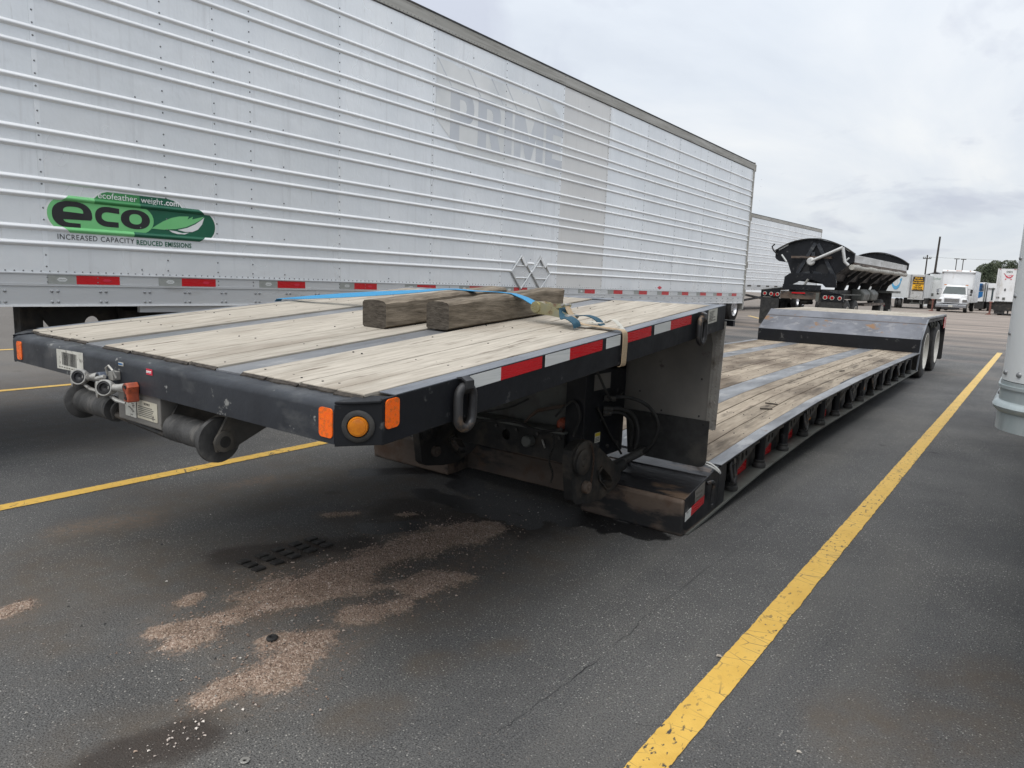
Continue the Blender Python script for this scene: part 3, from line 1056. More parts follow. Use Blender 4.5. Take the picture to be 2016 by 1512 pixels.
# gladhands
def gladhand(cx_, cz_, mount_mat, mdx):
    y = 1.170
    gd = Vector((.60, -.78, .16)).normalized()
    gc = Vector((cx_ - .012, y + .042, cz_))
    ring = MB().lathe(gc, gd, [(-.01, .018), (.004, .026), (.020, .031), (.040, .0315), (.044, .029), (.044, .0255), (.034, .025)], 28, False)
    g = P_(ring, 'gladhand', 'cast', smooth=True)
    MB().lathe(gc, gd, [(.030, .0252), (.0405, .0250), (.042, .018), (.034, .015), (.034, .008), (.030, .001)], 24, False).build('seal', 'ink', g, smooth=True)
    shape('lug_plate', [[(-.026, -.012), (-.036, -.024), (-.044, -.040), (-.052, -.034), (-.060, -.006), (-.058, .016), (-.050, .024), (-.044, .010), (-.028, .014)], circ(-.045, -.004, .0045, 8)],
          (cx_, y + .014, cz_), X3, Z3, .010, 'cast', g, bevel=.002)
    MB().tube([(cx_ + .016, y + .035, cz_ + .004), (cx_ + .048, y + .045, cz_ + .007), (cx_ + mdx * .8, y + .058, cz_ + .010)], [.016, .014, .017], 14).build('neck', 'cast', g, smooth=True)
    bl = MB().prism([(cx_ + mdx - .016, cz_ - .040), (cx_ + mdx + .018, cz_ - .042), (cx_ + mdx + .016, cz_ - .01), (cx_ + mdx + .022, cz_ + .016), (cx_ + mdx + .010, cz_ + .032), (cx_ + mdx - .012, cz_ + .028), (cx_ + mdx - .020, cz_ + .008), (cx_ + mdx - .012, cz_ - .012)], 'y', y + .048, FY)
    bl.build('mount_block', mount_mat, g, bevel=.005, seg=3)
    for dz in (-.026, .016):
        MB().lathe((cx_ + mdx + .004, y + .049, cz_ + dz), (0, -1, 0), [(0, .0075), (.004, .0075), (.004, .004), (.001, .003)], 12).build('bolt', 'ink', g, smooth=True)
    MB().tube([(cx_ + .018, y + .03, cz_ - .026), (cx_ + .040, y + .04, cz_ - .040), (cx_ + .066, y + .06, cz_ - .050)], [.006, .008, .006], 8).build('handle', 'cast', g, smooth=True)
    MB().tube([(cx_ - .028, y + .026, cz_ + .012), (cx_ - .036, y + .02, cz_ + .030)], .005, 8).build('stop_pin', 'cast', g, smooth=True)


gladhand(-2.985, .938, 'bluecast', .088)
gladhand(-2.770, .922, 'redcast', .094)
hk = MB()
hk.tube([(-2.845, 1.235, .958), (-2.838, 1.225, .990), (-2.815, 1.225, 1.002), (-2.795, 1.230, .985), (-2.788, 1.24, .955)], .005, 6)
hk.box(-2.838, -2.802, 1.232, 1.262, .945, .978)
hk.tube([(-2.875, 1.205, .946), (-2.83, 1.215, .958)], .009, 8)
P_(hk, 'hose_hanger', 'cast', bevel=.002)


# guide rollers under the front rail
def roller(x0, x1, flange_left):
    ax_y, ax_z = 1.315, .800
    n = 28
    pr = []
    L = x1 - x0
    for i in range(13):
        h = L * i / 12
        pr.append((h, .050 + .0018 * noise.noise(Vector((i * 1.7, x0 * 3, 0)))))
    fl = [(0, .078), (.016, .080), (.020, .074), (.024, .052)]
    if flange_left:
        pr = fl + [p for p in pr if p[0] > .03]
    else:
        pr = [p for p in pr if p[0] < L - .03] + [(L - .024, .052), (L - .020, .074), (L - .016, .080), (L, .078)]
    ro = P_(MB().lathe((x0, ax_y, ax_z), X3, pr, n), 'guide_roller', 'roller', smooth=True)
    MB().lathe((x0 - .035, ax_y, ax_z), X3, [(0, .010), (0, .020), (.008, .022), (L + .062, .022), (L + .07, .020), (L + .07, .010)], 18).build('axle', 'dim', ro, smooth=True)
    for xb in (x0 - .022, x1 + .010):
        MB().prism([(1.290, .765), (1.345, .765), (1.50, .83), (1.50, .93), (1.36, .93), (1.282, .80)], 'x', xb, xb + .011).build('bracket', 'armsteel', ro, bevel=.002)
        MB().lathe((xb + (.011 if not flange_left or xb > x0 else -.012), ax_y, ax_z), X3, [(0, .036), (.010, .036), (.012, .030), (.012, .018), (.006, .012)], 20).build('bearing_cap', 'armsteel', ro, smooth=True)


roller(-3.275, -2.965, True)
roller(-2.505, -2.215, False)
pl = MB().prism([(1.275, .91), (1.275, .79), (1.30, .775), (1.60, .80), (1.60, .91)], 'x', -2.86, -2.535)
P_(pl, 'king_plate', 'panelgrey', bevel=.003)
shape('diagram_label', [rrect(-2.80, -2.715, .808, .892, .003)], (0, 1.2735, 0), X3, Z3, .001, 'label', lb)
for i in range(12):
    xa, za = random.uniform(-2.792, -2.74), random.uniform(.815, .885)
    MB().box(xa, xa + random.uniform(.008, .02), 1.2722, 1.2729, za, za + .003).build('label_print', 'dullink', lb)
shape('notice_label', [rrect(-2.705, -2.555, .812, .883, .003)], (0, 1.2735, 0), X3, Z3, .001, 'beigelabel', lb)
text('notice_lettering', 'NOTICE', .012, (-2.63, 1.2722, .868), X3, Z3, 'dullink', lb, align='CENTER')
for i in range(6):
    MB().box(-2.698, -2.575 + random.uniform(-.02, .01), 1.2722, 1.2729, .857 - i * .007, .860 - i * .007).build('label_print', 'dullink', lb)
P_(MB().tube([(-2.95, 1.30, .785), (-2.53, 1.30, .765)], .012, 8), 'tie_bar', 'dim')
# frame beneath the gooseneck deck
for (a, b_) in ((-3.46, -3.30), (-2.16, -2.03)):
    P_(MB().prism([(1.45, zg(1.45) - .04), (3.92, zg(3.92) - .04), (3.92, .85), (3.3, .90), (1.45, zg(1.45) - .13)], 'x', a, b_), 'neck_beam', 'dim', bevel=.004)
    P_(MB().box(a, b_, 3.44, 3.92, .34, .90), 'neck_post', 'black', bevel=.004)
for y in (1.62, 2.1, 2.6, 3.1):
    P_(MB().box(XL + .03, XR - .03, y, y + .06, zg(y) - .115, zg(y) - .038), 'cross_member', 'dim')
P_(MB().box(XL + .3, -2.05, 1.40, 1.60, .86, .93), 'kick_frame', 'dim')
# hook plates
HS = .937
hy = lambda p: (p[0] * HS, 1.4 - HS * (1.4 - p[1]))
for x in (-3.02, -1.925):
    outl = [(3.30, .16), (3.34, .13), (3.50, .10), (3.62, .092), (3.80, .135), (3.85, .165), (3.86, .20), (3.84, .24), (3.60, .40), (3.46, .48), (3.40, .492), (3.33, .488), (3.27, .455), (3.26, .40)]
    outl = [hy(p) for p in outl]
    slot = [(3.57, .27), (3.61, .29), (3.70, .225), (3.74, .175), (3.72, .15), (3.67, .155), (3.59, .22)]
    slot = [hy(p) for p in slot]
    hp = shape('hook_plate', [outl, slot], (x + .03, 0, 0), Y3, Z3, .055, 'dim', lb, bevel=.005)
    shape('slot_rim', [[(a_ + (a_ - 3.425) * .22, b2 + (b2 - .29) * .22) for a_, b2 in slot], slot], (x + .062, 0, 0), Y3, Z3, .012, 'dim', hp)
    for (yy, zz_, r_) in ((3.145, .44, .070), (3.205, .29, .034)):
        MB().lathe((x + .055, yy, zz_), X3, [(0, r_), (.025, r_), (.03, r_ * .9), (.03, r_ * .35), (.036, r_ * .3)], 22).build('pin', 'dim' if r_ > .05 else 'rust', hp, smooth=True)
    MB().lathe((x + .056, 3.16, .454), X3, [(0, .094), (.012, .094), (.014, .09)], 26).build('pin_collar', 'dim', hp, smooth=True)
# chain on the hook
ch = MB()
cp = [(3.215, .52), (3.238, .48), (3.247, .445), (3.247, .40), (3.238, .35), (3.233, .30)]
for i in range(18):
    t = i / 17 * (len(cp) - 1)
    j = min(int(t), len(cp) - 2)
    yy = cp[j][0] + (cp[j + 1][0] - cp[j][0]) * (t - j)
    zz_ = cp[j][1] + (cp[j + 1][1] - cp[j][1]) * (t - j)
    pts = [(-1.845 + (.004 * cos(a) if i % 2 else 0), yy + (0 if i % 2 else .005 * cos(a)), zz_ + .010 * sin(a)) for a in [2 * pi * q / 8 for q in range(8)]]
    ch.tube(pts, .0022, 5, True)
P_(ch, 'safety_chain', 'rustchain')
ch = MB()
for i in range(22):
    t = i / 21
    yy, zz_ = 3.30 + .02 * sin(t * 9), .52 - .27 * t
    pts = [(-2.13 + (.004 * cos(a) if i % 2 else 0), yy - .03 + (0 if i % 2 else .005 * cos(a)), zz_ + .010 * sin(a)) for a in [2 * pi * q / 8 for q in range(8)]]
    ch.tube(pts, .0022, 5, True)
P_(ch, 'safety_chain', 'dim')
# cross channel with holes
P_(MB().box(-3.30, -2.135, 3.40, 3.52, .498, .512), 'channel_flange', 'tank', bevel=.002)
shape('cross_channel', [[(-3.30, .33), (-2.14, .33), (-2.14, .497), (-3.30, .497)], circ(-2.56, .43, .032, 18)], (0, 3.42, 0), X3, Z3, .02, 'dim', lb)
P_(MB().box(-3.28, -2.16, 3.46, 3.50, .335, .496), 'hole_shade_plate', 'dim')  # dark plate added behind the hole, standing in for the shade inside it
P_(MB().lathe((-2.375, 3.41, .425), (0, -1, 0), [(0, .034), (.05, .034), (.055, .028)], 18), 'cross_pin', 'tank', smooth=True)
P_(MB().tube([(-2.285, 3.40, .445), (-2.25, 3.38, .405)], .006, 6), 'cotter_pin', 'cast')
# tank with rounded corner behind channel
tk = []
for i in range(7):
    a = radians(-90 + 90 * i / 6)
    tk.append((-2.26 + .07 * cos(a), 3.62 + .07 * sin(a)))
P_(MB().prism(tk + [(-2.19, 3.85), (-3.28, 3.85), (-3.28, 3.55)], 'z', .50, zg(3.6) - .14), 'engine_box', 'tank', smooth=True)
P_(MB().tube([(-2.46, 3.46, .515), (-2.42, 3.46, .56), (-2.37, 3.47, .60), (-2.27, 3.47, .63), (-2.18, 3.46, .655)], [.008, .010, .011, .011, .010], 8), 'rusty_lever', 'rust', smooth=True)
P_(MB().lathe((-2.215, 3.53, .53), (0, -1, 0), [(0, .045), (.03, .04), (.04, .02)], 10), 'orange_valve', 'redcast')
# labels on the post
P_(MB().box(-2.0295, -2.0285, 3.53, 3.72, .755, .85), 'data_plate', 'panelgrey')
P_(MB().box(-2.0295, -2.0285, 3.57, 3.63, .44, .50), 'warning_label', 'label')
P_(MB().box(-2.0284, -2.0278, 3.572, 3.628, .478, .498), 'warning_band', 'yel_label')
for i in range(3):
    P_(MB().box(-2.0284, -2.0278, 3.578, 3.62, .448 + i * .009, .452 + i * .009), 'label_print', 'dullink')
# hydraulic cylinder, hoses, brace
P_(MB().tube([(-1.98, 3.62, .28), (-1.88, 3.93, .36)], .026, 14), 'hydraulic_cylinder', 'armsteel', smooth=True)
P_(MB().tube([(-1.96, 3.60, .26), (-1.93, 3.75, .30)], .036, 14), 'cylinder_base', 'dim', smooth=True)
P_(MB().tube([(-2.02, 3.56, .66), (-2.01, 3.72, .47), (-2.0, 3.86, .33)], .007, 6), 'brace_rod', 'dim')


def spline(ps, n=10):
    """smooth path through points"""
    ps = [Vector(p) for p in ps]
    out = []
    for i in range(len(ps) - 1):
        p0, p1, p2, p3 = ps[max(i - 1, 0)], ps[i], ps[i + 1], ps[min(i + 2, len(ps) - 1)]
        for j in range(n):
            t = j / n
            out.append(.5 * ((2 * p1) + (p2 - p0) * t + (2 * p0 - 5 * p1 + 4 * p2 - p3) * t * t + (3 * p1 - p0 - 3 * p2 + p3) * t ** 3))
    out.append(ps[-1])
    return out


P_(MB().tube(spline([(-2.03, 3.66, .70), (-1.93, 3.76, .705), (-1.83, 3.83, .66), (-1.77, 3.86, .56), (-1.80, 3.88, .44), (-1.90, 3.90, .33), (-2.0, 3.90, .28)]), .011, 8), 'hydraulic_hose', 'rubber', smooth=True)
P_(MB().tube(spline([(-2.02, 3.66, .635), (-1.96, 3.76, .63), (-1.92, 3.84, .58), (-1.90, 3.87, .48), (-1.93, 3.89, .36), (-2.0, 3.9, .27)]), .012, 8), 'hydraulic_hose', 'rubber', smooth=True)
P_(MB().tube(spline([(-2.02, 3.68, .61), (-1.97, 3.78, .60), (-1.94, 3.86, .52), (-1.96, 3.9, .38)]), .010, 8), 'hydraulic_hose', 'rubber', smooth=True)
for (pp, rr_) in (([(-3.1, 3.40, .52), (-2.8, 3.37, .49), (-2.5, 3.39, .525), (-2.3, 3.38, .50), (-2.15, 3.40, .53)], .008),
                  ([(-2.9, 3.39, .53), (-2.7, 3.36, .56), (-2.55, 3.42, .60), (-2.45, 3.48, .66)], .007),
                  ([(-2.20, 3.40, .60), (-2.10, 3.42, .70), (-2.05, 3.42, .62), (-2.08, 3.41, .50)], .007),
                  ([(-2.0, 3.50, .88), (-1.98, 3.60, .74), (-2.0, 3.72, .68), (-2.01, 3.85, .72)], .007)):
    P_(MB().tube(spline(pp, 6), rr_, 6), 'air_line', 'rubber', smooth=True)
for i in range(7):
    P_(MB().lathe((-3.1 + i * .155, 3.408, .475), (0, -1, 0), [(0, .011), (.008, .011), (.009, .006)], 6), 'channel_bolt', 'armsteel')
for yy in (3.50, 3.60, 3.72, 3.84):
    P_(MB().lathe((-2.03, yy, .40), X3, [(0, .013), (.010, .013), (.011, .007)], 6), 'post_bolt', 'armsteel')
for (z, l) in ((.70, .10), (.635, .08), (.61, .07)):
    P_(MB().lathe((-2.03, 3.655, z), (1, .6, 0), [(0, .02), (.03, .02), (.032, .016), (l * .7, .015)], 8), 'hose_fitting', 'armsteel')
# rear shield panel, tread plate edge and rubber flap
shape('shield_panel', [[(-3.40, .56), (-1.505, .55), (-1.50, 1.14), (-3.40, 1.14)]], (0, 3.962, 0), X3, Z3, .005, 'panelgrey', lb)
for (xx, zz_) in ((-1.56, .62), (-1.56, .84), (-1.56, 1.08), (-1.8, .62), (-1.95, .72)):
    P_(MB().dome((xx, 3.959, zz_), (0, -1, 0), .006, .004, 8), 'panel_bolt', 'dim')
tr = [(-1.512, .56), (-1.470, .548), (-1.452, .56), (-1.440, 1.185), (-1.545, 1.175), (-1.545, 1.155), (-1.525, 1.12), (-1.508, 1.05)]
tp_ = shape('tread_plate', [tr], (0, 3.954, 0), X3, Z3, .004, 'tread', lb)
for r_ in range(30):
    for c_ in range(2):
        xx, zz_ = -1.497 + c_ * .025 + r_ * .0004, .572 + r_ * .02
        a = radians(45 if (r_ + c_) % 2 else -45)
        MB().tube([(xx - .009 * cos(a), 3.9515, zz_ - .009 * sin(a)), (xx, 3.949, zz_), (xx + .009 * cos(a), 3.9515, zz_ + .009 * sin(a))], [.001, .0028, .001], 5).build('tread_lug', 'tread', tp_)
fl = [(-1.49, .60), (-1.49, .37)] + [(-1.535 + .045 * cos(a), .365 + .045 * sin(a)) for a in [radians(-90 * i / 5) for i in range(1, 6)]] + [(-2.0, .325), (-2.03, .60)]
shape('rubber_flap', [fl], (0, 3.946, 0), X3, Z3, .010, 'rubber', lb, bevel=.002)
for xx in (-1.98, -1.86, -1.74, -1.62, -1.52):
    P_(MB().dome((xx, 3.9405, .58), (0, -1, 0), .006, .004, 8), 'flap_bolt', 'dim')
shape('rubber_flap', [[(-3.92, .60), (-3.92, .33), (-3.45, .33), (-3.45, .60)]], (0, 3.946, 0), X3, Z3, .010, 'rubber', lb)

# ---- lower deck
ZD = [(3.6, .218), (4.1, .316), (5, .378), (6.3, .436), (8, .463), (10, .469), (12.4, .462)]
ZB = [(3.62, .0), (3.9, .022), (4.9, .108), (6.4, .174), (9, .192), (12.5, .192)]
zd = lambda y: interp(ZD, y)
zb = lambda y: interp(ZB, y)
# front nose wings, rusty
for (a, b_) in ((XL + .02, -3.20), (-2.12, XR - .012)):
    P_(MB().prism([(3.60, .212), (3.585, .20), (3.60, .0), (3.72, .0), (4.2, .05), (4.2, .30), (4.06, .298)], 'x', a, b_), 'nose_front', 'rust', bevel=.012, seg=3)
    P_(MB().prism([(3.606, .2135), (4.085, .3045), (4.085, .309), (3.606, .218)], 'x', a, b_), 'nose_top', 'rusttop', bevel=.002)
    for yy in (3.74, 3.90):
        z0 = .218 + (.309 - .218) * (yy - 3.606) / .479
        P_(MB().prism([(yy - .02, z0 - .004), (yy + .006, z0 + .003), (yy + .010, z0 + .010), (yy + .022, z0 + .004)], 'x', a + .01, b_ - .005), 'nose_ridge', 'rusttop')
P_(MB().box(-3.198, -2.122, 3.80, 4.1, .02, .20), 'pocket_front', 'rust', bevel=.008)
P_(MB().prism([(3.795, .205), (4.1, .29), (4.1, .30), (3.795, .215)], 'x', -3.198, -2.122), 'pocket_top', 'rusttop')
ys = [3.6 + .05 * i for i in range(9)] + [4.1, 4.5, 5, 5.6, 6.3, 7, 8, 9, 10, 11, 12.3]
for sgn, xe in ((1, XR), (-1, XL)):
    xi = xe - sgn * .115
    # web
    s_ = MB()
    s_.sweep([[(xi - .006, y, zb(y) + .006), (xi + .006, y, zb(y) + .006), (xi + .006, y, zd(y) - .012), (xi - .006, y, zd(y) - .012)] for y in ys if y >= 4.1])
    P_(s_, 'beam_web', 'dim')
    # nose side plate
    P_(MB().prism([(3.606, .05), (3.66, .02), (4.1, .05), (4.22, .06), (4.22, .325), (4.08, .309), (3.606, .214)], 'x', xe - sgn * .030, xe - sgn * .011), 'nose_side', 'black', bevel=.003)
    fl_ = MB()
    a, b_ = sorted((xi, xe))
    fl_.sweep([[(a, y, zb(y) - .006), (b_, y, zb(y) - .006), (b_, y, zb(y) + .006), (a, y, zb(y) + .006)] for y in ys if y >= 3.65])
    P_(fl_, 'bottom_flange', 'tank')
    ty = [y for y in ys if y >= 4.1]
    fl_ = MB()
    a, b_ = sorted((xi, xe))
    fl_.sweep([[(a, y, zd(y) - .012), (b_, y, zd(y) - .012), (b_, y, zd(y) - .003), (a, y, zd(y) - .003)] for y in ty])
    P_(fl_, 'top_flange', 'black')
    fl_ = MB()
    a, b_ = sorted((xe - sgn * .088, xe - sgn * .001))
    fl_.sweep([[(a, y, zd(y) - .0028), (b_, y, zd(y) - .0028), (b_, y, zd(y) + .001), (a, y, zd(y) + .001)] for y in ty])
    P_(fl_, 'edge_strip', 'worn')
b2 = [(-3.88, -3.78), (-3.777, -3.60), (-3.597, -3.425), (-3.205, -3.03), (-3.027, -2.86), (-2.857, -2.69), (-2.687, -2.52), (-2.517, -2.305),
      (-2.085, -1.955), (-1.952, -1.825), (-1.822, -1.685), (-1.682, -1.541)]
dys = [4.12, 4.5, 5, 5.6, 6.3, 7.2, 8.5, 10.2, 12.29]
nails = MB()
for (a, b_) in b2:
    for (q0, q1) in ((0, 9),):
        hz = random.uniform(-.002, .002)
        yy0 = dys[0] + random.uniform(-.03, .02)
        secs = []
        for i, y in enumerate(dys):
            y = yy0 if i == 0 else y
            z = zd(y) + hz
            w = random.uniform(-.001, .001)
            secs.append([(a + .0022 + w, y, z - .035), (b_ - .0022 + w, y, z - .035), (b_ - .0022 + w, y, z), (a + .0022 + w, y, z)])
        P_(MB().sweep(secs), 'deck_plank', 'wood2', bevel=.003)
    for q in range(14):
        yy = 4.25 + q * .6
        for f_ in (.3, .7):
            nails.lathe((a + (b_ - a) * f_, yy + random.uniform(-.02, .02), zd(yy) + .0015), Z3, [(-.004, .0045), (.0006, .0045)], 6)
P_(nails, 'deck_screw', 'ink', kind='stuff')
for (a, b_) in ((-3.42, -3.21), (-2.30, -2.09)):
    P_(MB().sweep([[(a, y, zd(y) - .02), (b_, y, zd(y) - .02), (b_, y, zd(y) - .002), (a, y, zd(y) - .002)] for y in dys]), 'steel_strip', 'worn')
P_(MB().sweep([[(XL + .12, y, zb(y) + .02), (XR - .12, y, zb(y) + .02), (XR - .12, y, zb(y) + .03), (XL + .12, y, zb(y) + .03)] for y in dys]), 'belly_plate', 'dim')
# broken splinters on the deck
for (x, y, a) in ((-1.70, 5.72, .6), (-1.73, 5.95, .1), (-1.76, 8.6, 1.2), (-2.75, 7.3, .3)):
    d = Vector((cos(a), sin(a), 0)) * .05
    c = Vector((x, y, zd(y) + .004))
    P_(MB().prism([(c.x - d.x, c.y - d.y), (c.x - d.y * .2, c.y + d.x * .2), (c.x + d.x, c.y + d.y)], 'z', c.z - .004, c.z + .006), 'splinter', 'woodend')
# torn planks ends + white tie at the front right corner
for (x, y, w, h_) in ((-1.60, 4.11, .10, .028), (-1.70, 4.10, .09, .02)):
    secs = []
    for i in range(8):
        xx = x - w / 2 + w * i / 7
        j = random.uniform(-.03, .01)
        secs.append([(xx, y - .05 + j, zd(4.1) - .03), (xx, y + .02, zd(4.1) - .03), (xx, y + .02, zd(4.1) + h_ * .3), (xx, y - .04 + j, zd(4.1) + h_ * random.uniform(-.4, .4))])
    P_(MB().sweep(secs), 'torn_board_end', 'wood2')
P_(MB().tube(spline([(-1.60, 4.06, .322), (-1.54, 4.03, .335), (-1.49, 4.03, .33), (-1.445, 4.04, .30), (-1.44, 4.06, .275), (-1.46, 4.07, .29)], 6), .006, 6), 'cord_tie', 'whitetie', smooth=True)
P_(MB().tube(spline([(-1.57, 4.03, .325), (-1.50, 3.99, .33), (-1.46, 4.0, .315), (-1.44, 4.03, .29)], 6), .005, 6), 'cord_tie', 'whitetie', smooth=True)
# sign, handle and lamp at the nose side
XF = XR - .010
shape('caution_plate', [[(3.745, .165), (3.88, .175), (3.88, .262), (3.80, .245), (3.745, .232)]], (XF, 0, 0), Y3, Z3, .002, 'panelgrey', lb)
text('plate_lettering', 'LOCK PIN', .021, (XF + .0015, 3.752, .212), Y3, (0, .25, 1), 'dullink', lb, bold=.0006)
text('plate_lettering', 'HANDLE', .021, (XF + .0015, 3.756, .184), Y3, (0, .25, 1), 'dullink', lb, bold=.0006)
for (a, b_, mm) in ((3.625, 3.70, 'white_t'), (3.702, 3.885, 'red')):
    P_(MB().add([(XF + .001, a, .082 + (a - 3.62) * .18), (XF + .001, b_, .082 + (b_ - 3.62) * .18), (XF + .001, b_, .132 + (b_ - 3.62) * .18), (XF + .001, a, .132 + (a - 3.62) * .18),
                 (XF - .001, a, .082 + (a - 3.62) * .18), (XF - .001, b_, .082 + (b_ - 3.62) * .18), (XF - .001, b_, .132 + (b_ - 3.62) * .18), (XF - .001, a, .132 + (a - 3.62) * .18)],
                [(0, 1, 2, 3), (4, 7, 6, 5), (0, 4, 5, 1), (1, 5, 6, 2), (2, 6, 7, 3), (3, 7, 4, 0)]), 'reflective_tape', mm)
P_(MB().tube(spline([(XR - .005, 3.90, .245), (XR + .012, 3.93, .25), (XR + .014, 3.955, .235), (XR + .010, 3.96, .18), (XR + .005, 3.965, .13)], 6), .011, 8), 'lock_handle', 'ringsteel', smooth=True)


def pivot(y, par=lb):
    z0, z1 = zb(y) + .006, zd(y) - .012
    x = XR - .052
    p = P_(MB().tube([(x, y, z0), (x, y, z1)], .034, 14), 'outrigger_pivot', 'black', smooth=True)
    MB().lathe((x, y, z0), Z3, [(0, .046), (.018, .047), (.03, .043), (.034, .038), (.05, .040), (.055, .034)], 16).build('pivot_boot', 'rubber', p, smooth=True)
    MB().lathe((x, y, z1), (0, 0, -1), [(0, .042), (.02, .042), (.026, .035)], 16).build('pivot_collar', 'black', p, smooth=True)
    return p


def arm(y):
    z1 = zd(y + .2) - .03
    z0 = zb(y + .1) + .045
    x = XR - .055
    sl = (zd(y + .42) - zd(y)) / .42
    o_ = [(y + .02, z0 + .05), (y + .05, z0 + .05), (y + .42, z1 - .05 + sl * .2), (y + .42, z1 + sl * .2), (y + .02, z1 - sl * .1)]
    h = (z1 - z0)
    holes = [circ(y + .085, z0 + h * .62, .028, 12, .04), circ(y + .17, z0 + h * .70, .023, 12, .03), circ(y + .245, z0 + h * .76, .018, 12, .022)]
    w = shape('outrigger_arm', [o_] + holes, (x, 0, 0), Y3, Z3, .014, 'armsteel', lb)
    MB().add([(x - .03, y + .02, z1 - sl * .1 - .01), (x + .03, y + .02, z1 - sl * .1 - .01), (x + .03, y + .44, z1 + sl * .2 - .02), (x - .03, y + .44, z1 + sl * .2 - .02),
              (x - .03, y + .02, z1 - sl * .1), (x + .03, y + .02, z1 - sl * .1), (x + .03, y + .44, z1 + sl * .2 - .005), (x - .03, y + .44, z1 + sl * .2 - .005)],
             [(0, 3, 2, 1), (4, 5, 6, 7), (0, 1, 5, 4), (1, 2, 6, 5), (2, 3, 7, 6), (3, 0, 4, 7)]).build('arm_flange', 'armsteel', w)


XW = XR - .108
for k_ in range(14):
    y = 4.45 + .555 * k_
    pivot(y)
    if k_ < 13:
        arm(y)
    if k_ in (0, 1, 2, 4, 5, 6, 7, 9, 10):
        a, b_ = y + .20, y + .44
        P_(MB().add([(XW + dx, yy, zb(yy) + z_) for dx in (0, .002) for (yy, z_) in ((a, .010), (b_, .010), (b_, .078), (a, .078))],
                    [(0, 3, 2, 1), (4, 5, 6, 7), (0, 1, 5, 4), (1, 2, 6, 5), (2, 3, 7, 6), (3, 0, 4, 7)]), 'reflective_tape', 'red')
        a, b_ = y + .13, y + .199
        P_(MB().add([(XW + dx, yy, zb(yy) + z_) for dx in (0, .002) for (yy, z_) in ((a, .012), (b_, .012), (b_, .066))],
                    [(0, 2, 1), (3, 4, 5), (0, 1, 4, 3), (1, 2, 5, 4), (2, 0, 3, 5)]), 'reflective_tape', 'white_t')
    if k_ in (0, 3, 6, 8, 11):
        yy = y - .10
        dring(yy, zd(yy) - .03, XR - .022, lb, .16, .085, .012, lean=.018, mt='ringsteel')
P_(MB().tube([(XR - .052, 4.02, .07), (XR - .052, 4.02, .285)], .036, 14), 'nose_pivot', 'black', smooth=True)
P_(MB().lathe((XR - .052, 4.02, .066), Z3, [(0, .046), (.02, .047), (.03, .038)], 16), 'pivot_boot', 'rubber', smooth=True)
P_(MB().box(XR - .11, XR - .010, 4.10, 4.112, .075, .30), 'stiffener', 'black')
for yy in (4.215, 6.37, 8.63):
    c0 = (XR - .095, yy, zb(yy) + .115 if yy > 5 else .19)
    lm = P_(MB().lathe(c0, X3, [(0, .040), (.012, .040), (.016, .034)], 20), 'side_lamp', 'rubber', smooth=True)
    MB().lathe(c0, X3, [(.01, .032), (.022, .031), (.030, .024), (.033, .01)], 20).build('lens', 'amber', lm, smooth=True)

# ---- rear wheel deck
HX0, HX1 = -3.90, XR - .004
P_(MB().prism([(12.275, .44), (12.275, .62), (12.33, .66), (12.87, .95), (12.95, .94), (12.95, .9), (12.36, .6), (12.36, .44)], 'x', HX0, HX1 - .02), 'ramp_core', 'dim')
P_(MB().box(HX0, HX1 - .008, 12.262, 12.272, .45, .664), 'ramp_band', 'black', bevel=.002)
P_(MB().add([(HX0, 12.262, .666), (HX1 - .008, 12.262, .666), (HX1 - .008, 12.855, .986), (HX0, 12.855, .986), (HX0, 12.27, .660), (HX1 - .008, 12.27, .660), (HX1 - .008, 12.86, .979), (HX0, 12.86, .979)],
            [(0, 1, 2, 3), (4, 7, 6, 5), (0, 4, 5, 1), (1, 5, 6, 2), (2, 6, 7, 3), (3, 7, 4, 0)]), 'ramp_plate', 'slope')
P_(MB().prism([(12.655, .881), (12.665, .888), (12.670, .8865), (12.66, .878)], 'x', HX0, HX1 - .01), 'weld_seam', 'rust')
nb = 11
for i in range(nb):
    a = HX0 + (HX1 - HX0 - .05) * i / nb
    b_ = HX0 + (HX1 - HX0 - .05) * (i + 1) / nb - .004
    P_(MB().box(a, b_, 12.875, 15.24, .945, .984 + random.uniform(-.002, .002)), 'deck_plank', 'wood', bevel=.003)
P_(MB().box(HX1 - .05, HX1, 12.86, 15.25, .955, .9845), 'deck_edge', 'worn', bevel=.002)
P_(MB().box(HX0, HX1, 15.243, 15.27, .66, .9835), 'tail_beam', 'black')
for i, yy in enumerate((14.98, 15.08, 15.18)):
    P_(MB().box(HX1 - .004, HX1 + .003, yy, yy + .05, .74, .94), 'corner_tape', 'red' if i != 1 else 'white_t')
# curved fender edge strip
fp = [(12.20, .20), (12.27, .45), (12.30, .66), (12.42, .73), (12.62, .85), (12.80, .945), (12.9, .965)]
P_(MB().ribbon([(HX1 - .004, p[0], p[1]) for p in fp], (0, .010, -.006), .02), 'fender_edge', 'grayrail')
P_(MB().box(-3.6, -1.88, 12.98, 15.2, .45, .944), 'axle_frame', 'dim')
P_(MB().box(-1.89, HX1 - .01, 12.92, 15.2, .90, .944), 'fender_liner', 'dim')
for yy in (13.45, 13.8, 14.15, 14.85, 15.0):
    P_(MB().tube(spline([(HX1 - .03, yy, .90), (HX1 - .02, yy + .03, .85), (HX1 - .03, yy + .06, .80), (HX1 - .06, yy + .05, .87)], 4), .012, 6), 'air_line', 'tank')
for (x0, x1) in ((-2.0, HX1), (HX0, -3.4)):
    shape('mud_flap', [rrect(x0 + .02, x1 - .002, .15, .74, .03)], (0, 15.33, 0), X3, Z3, .012, 'rubber', lb)


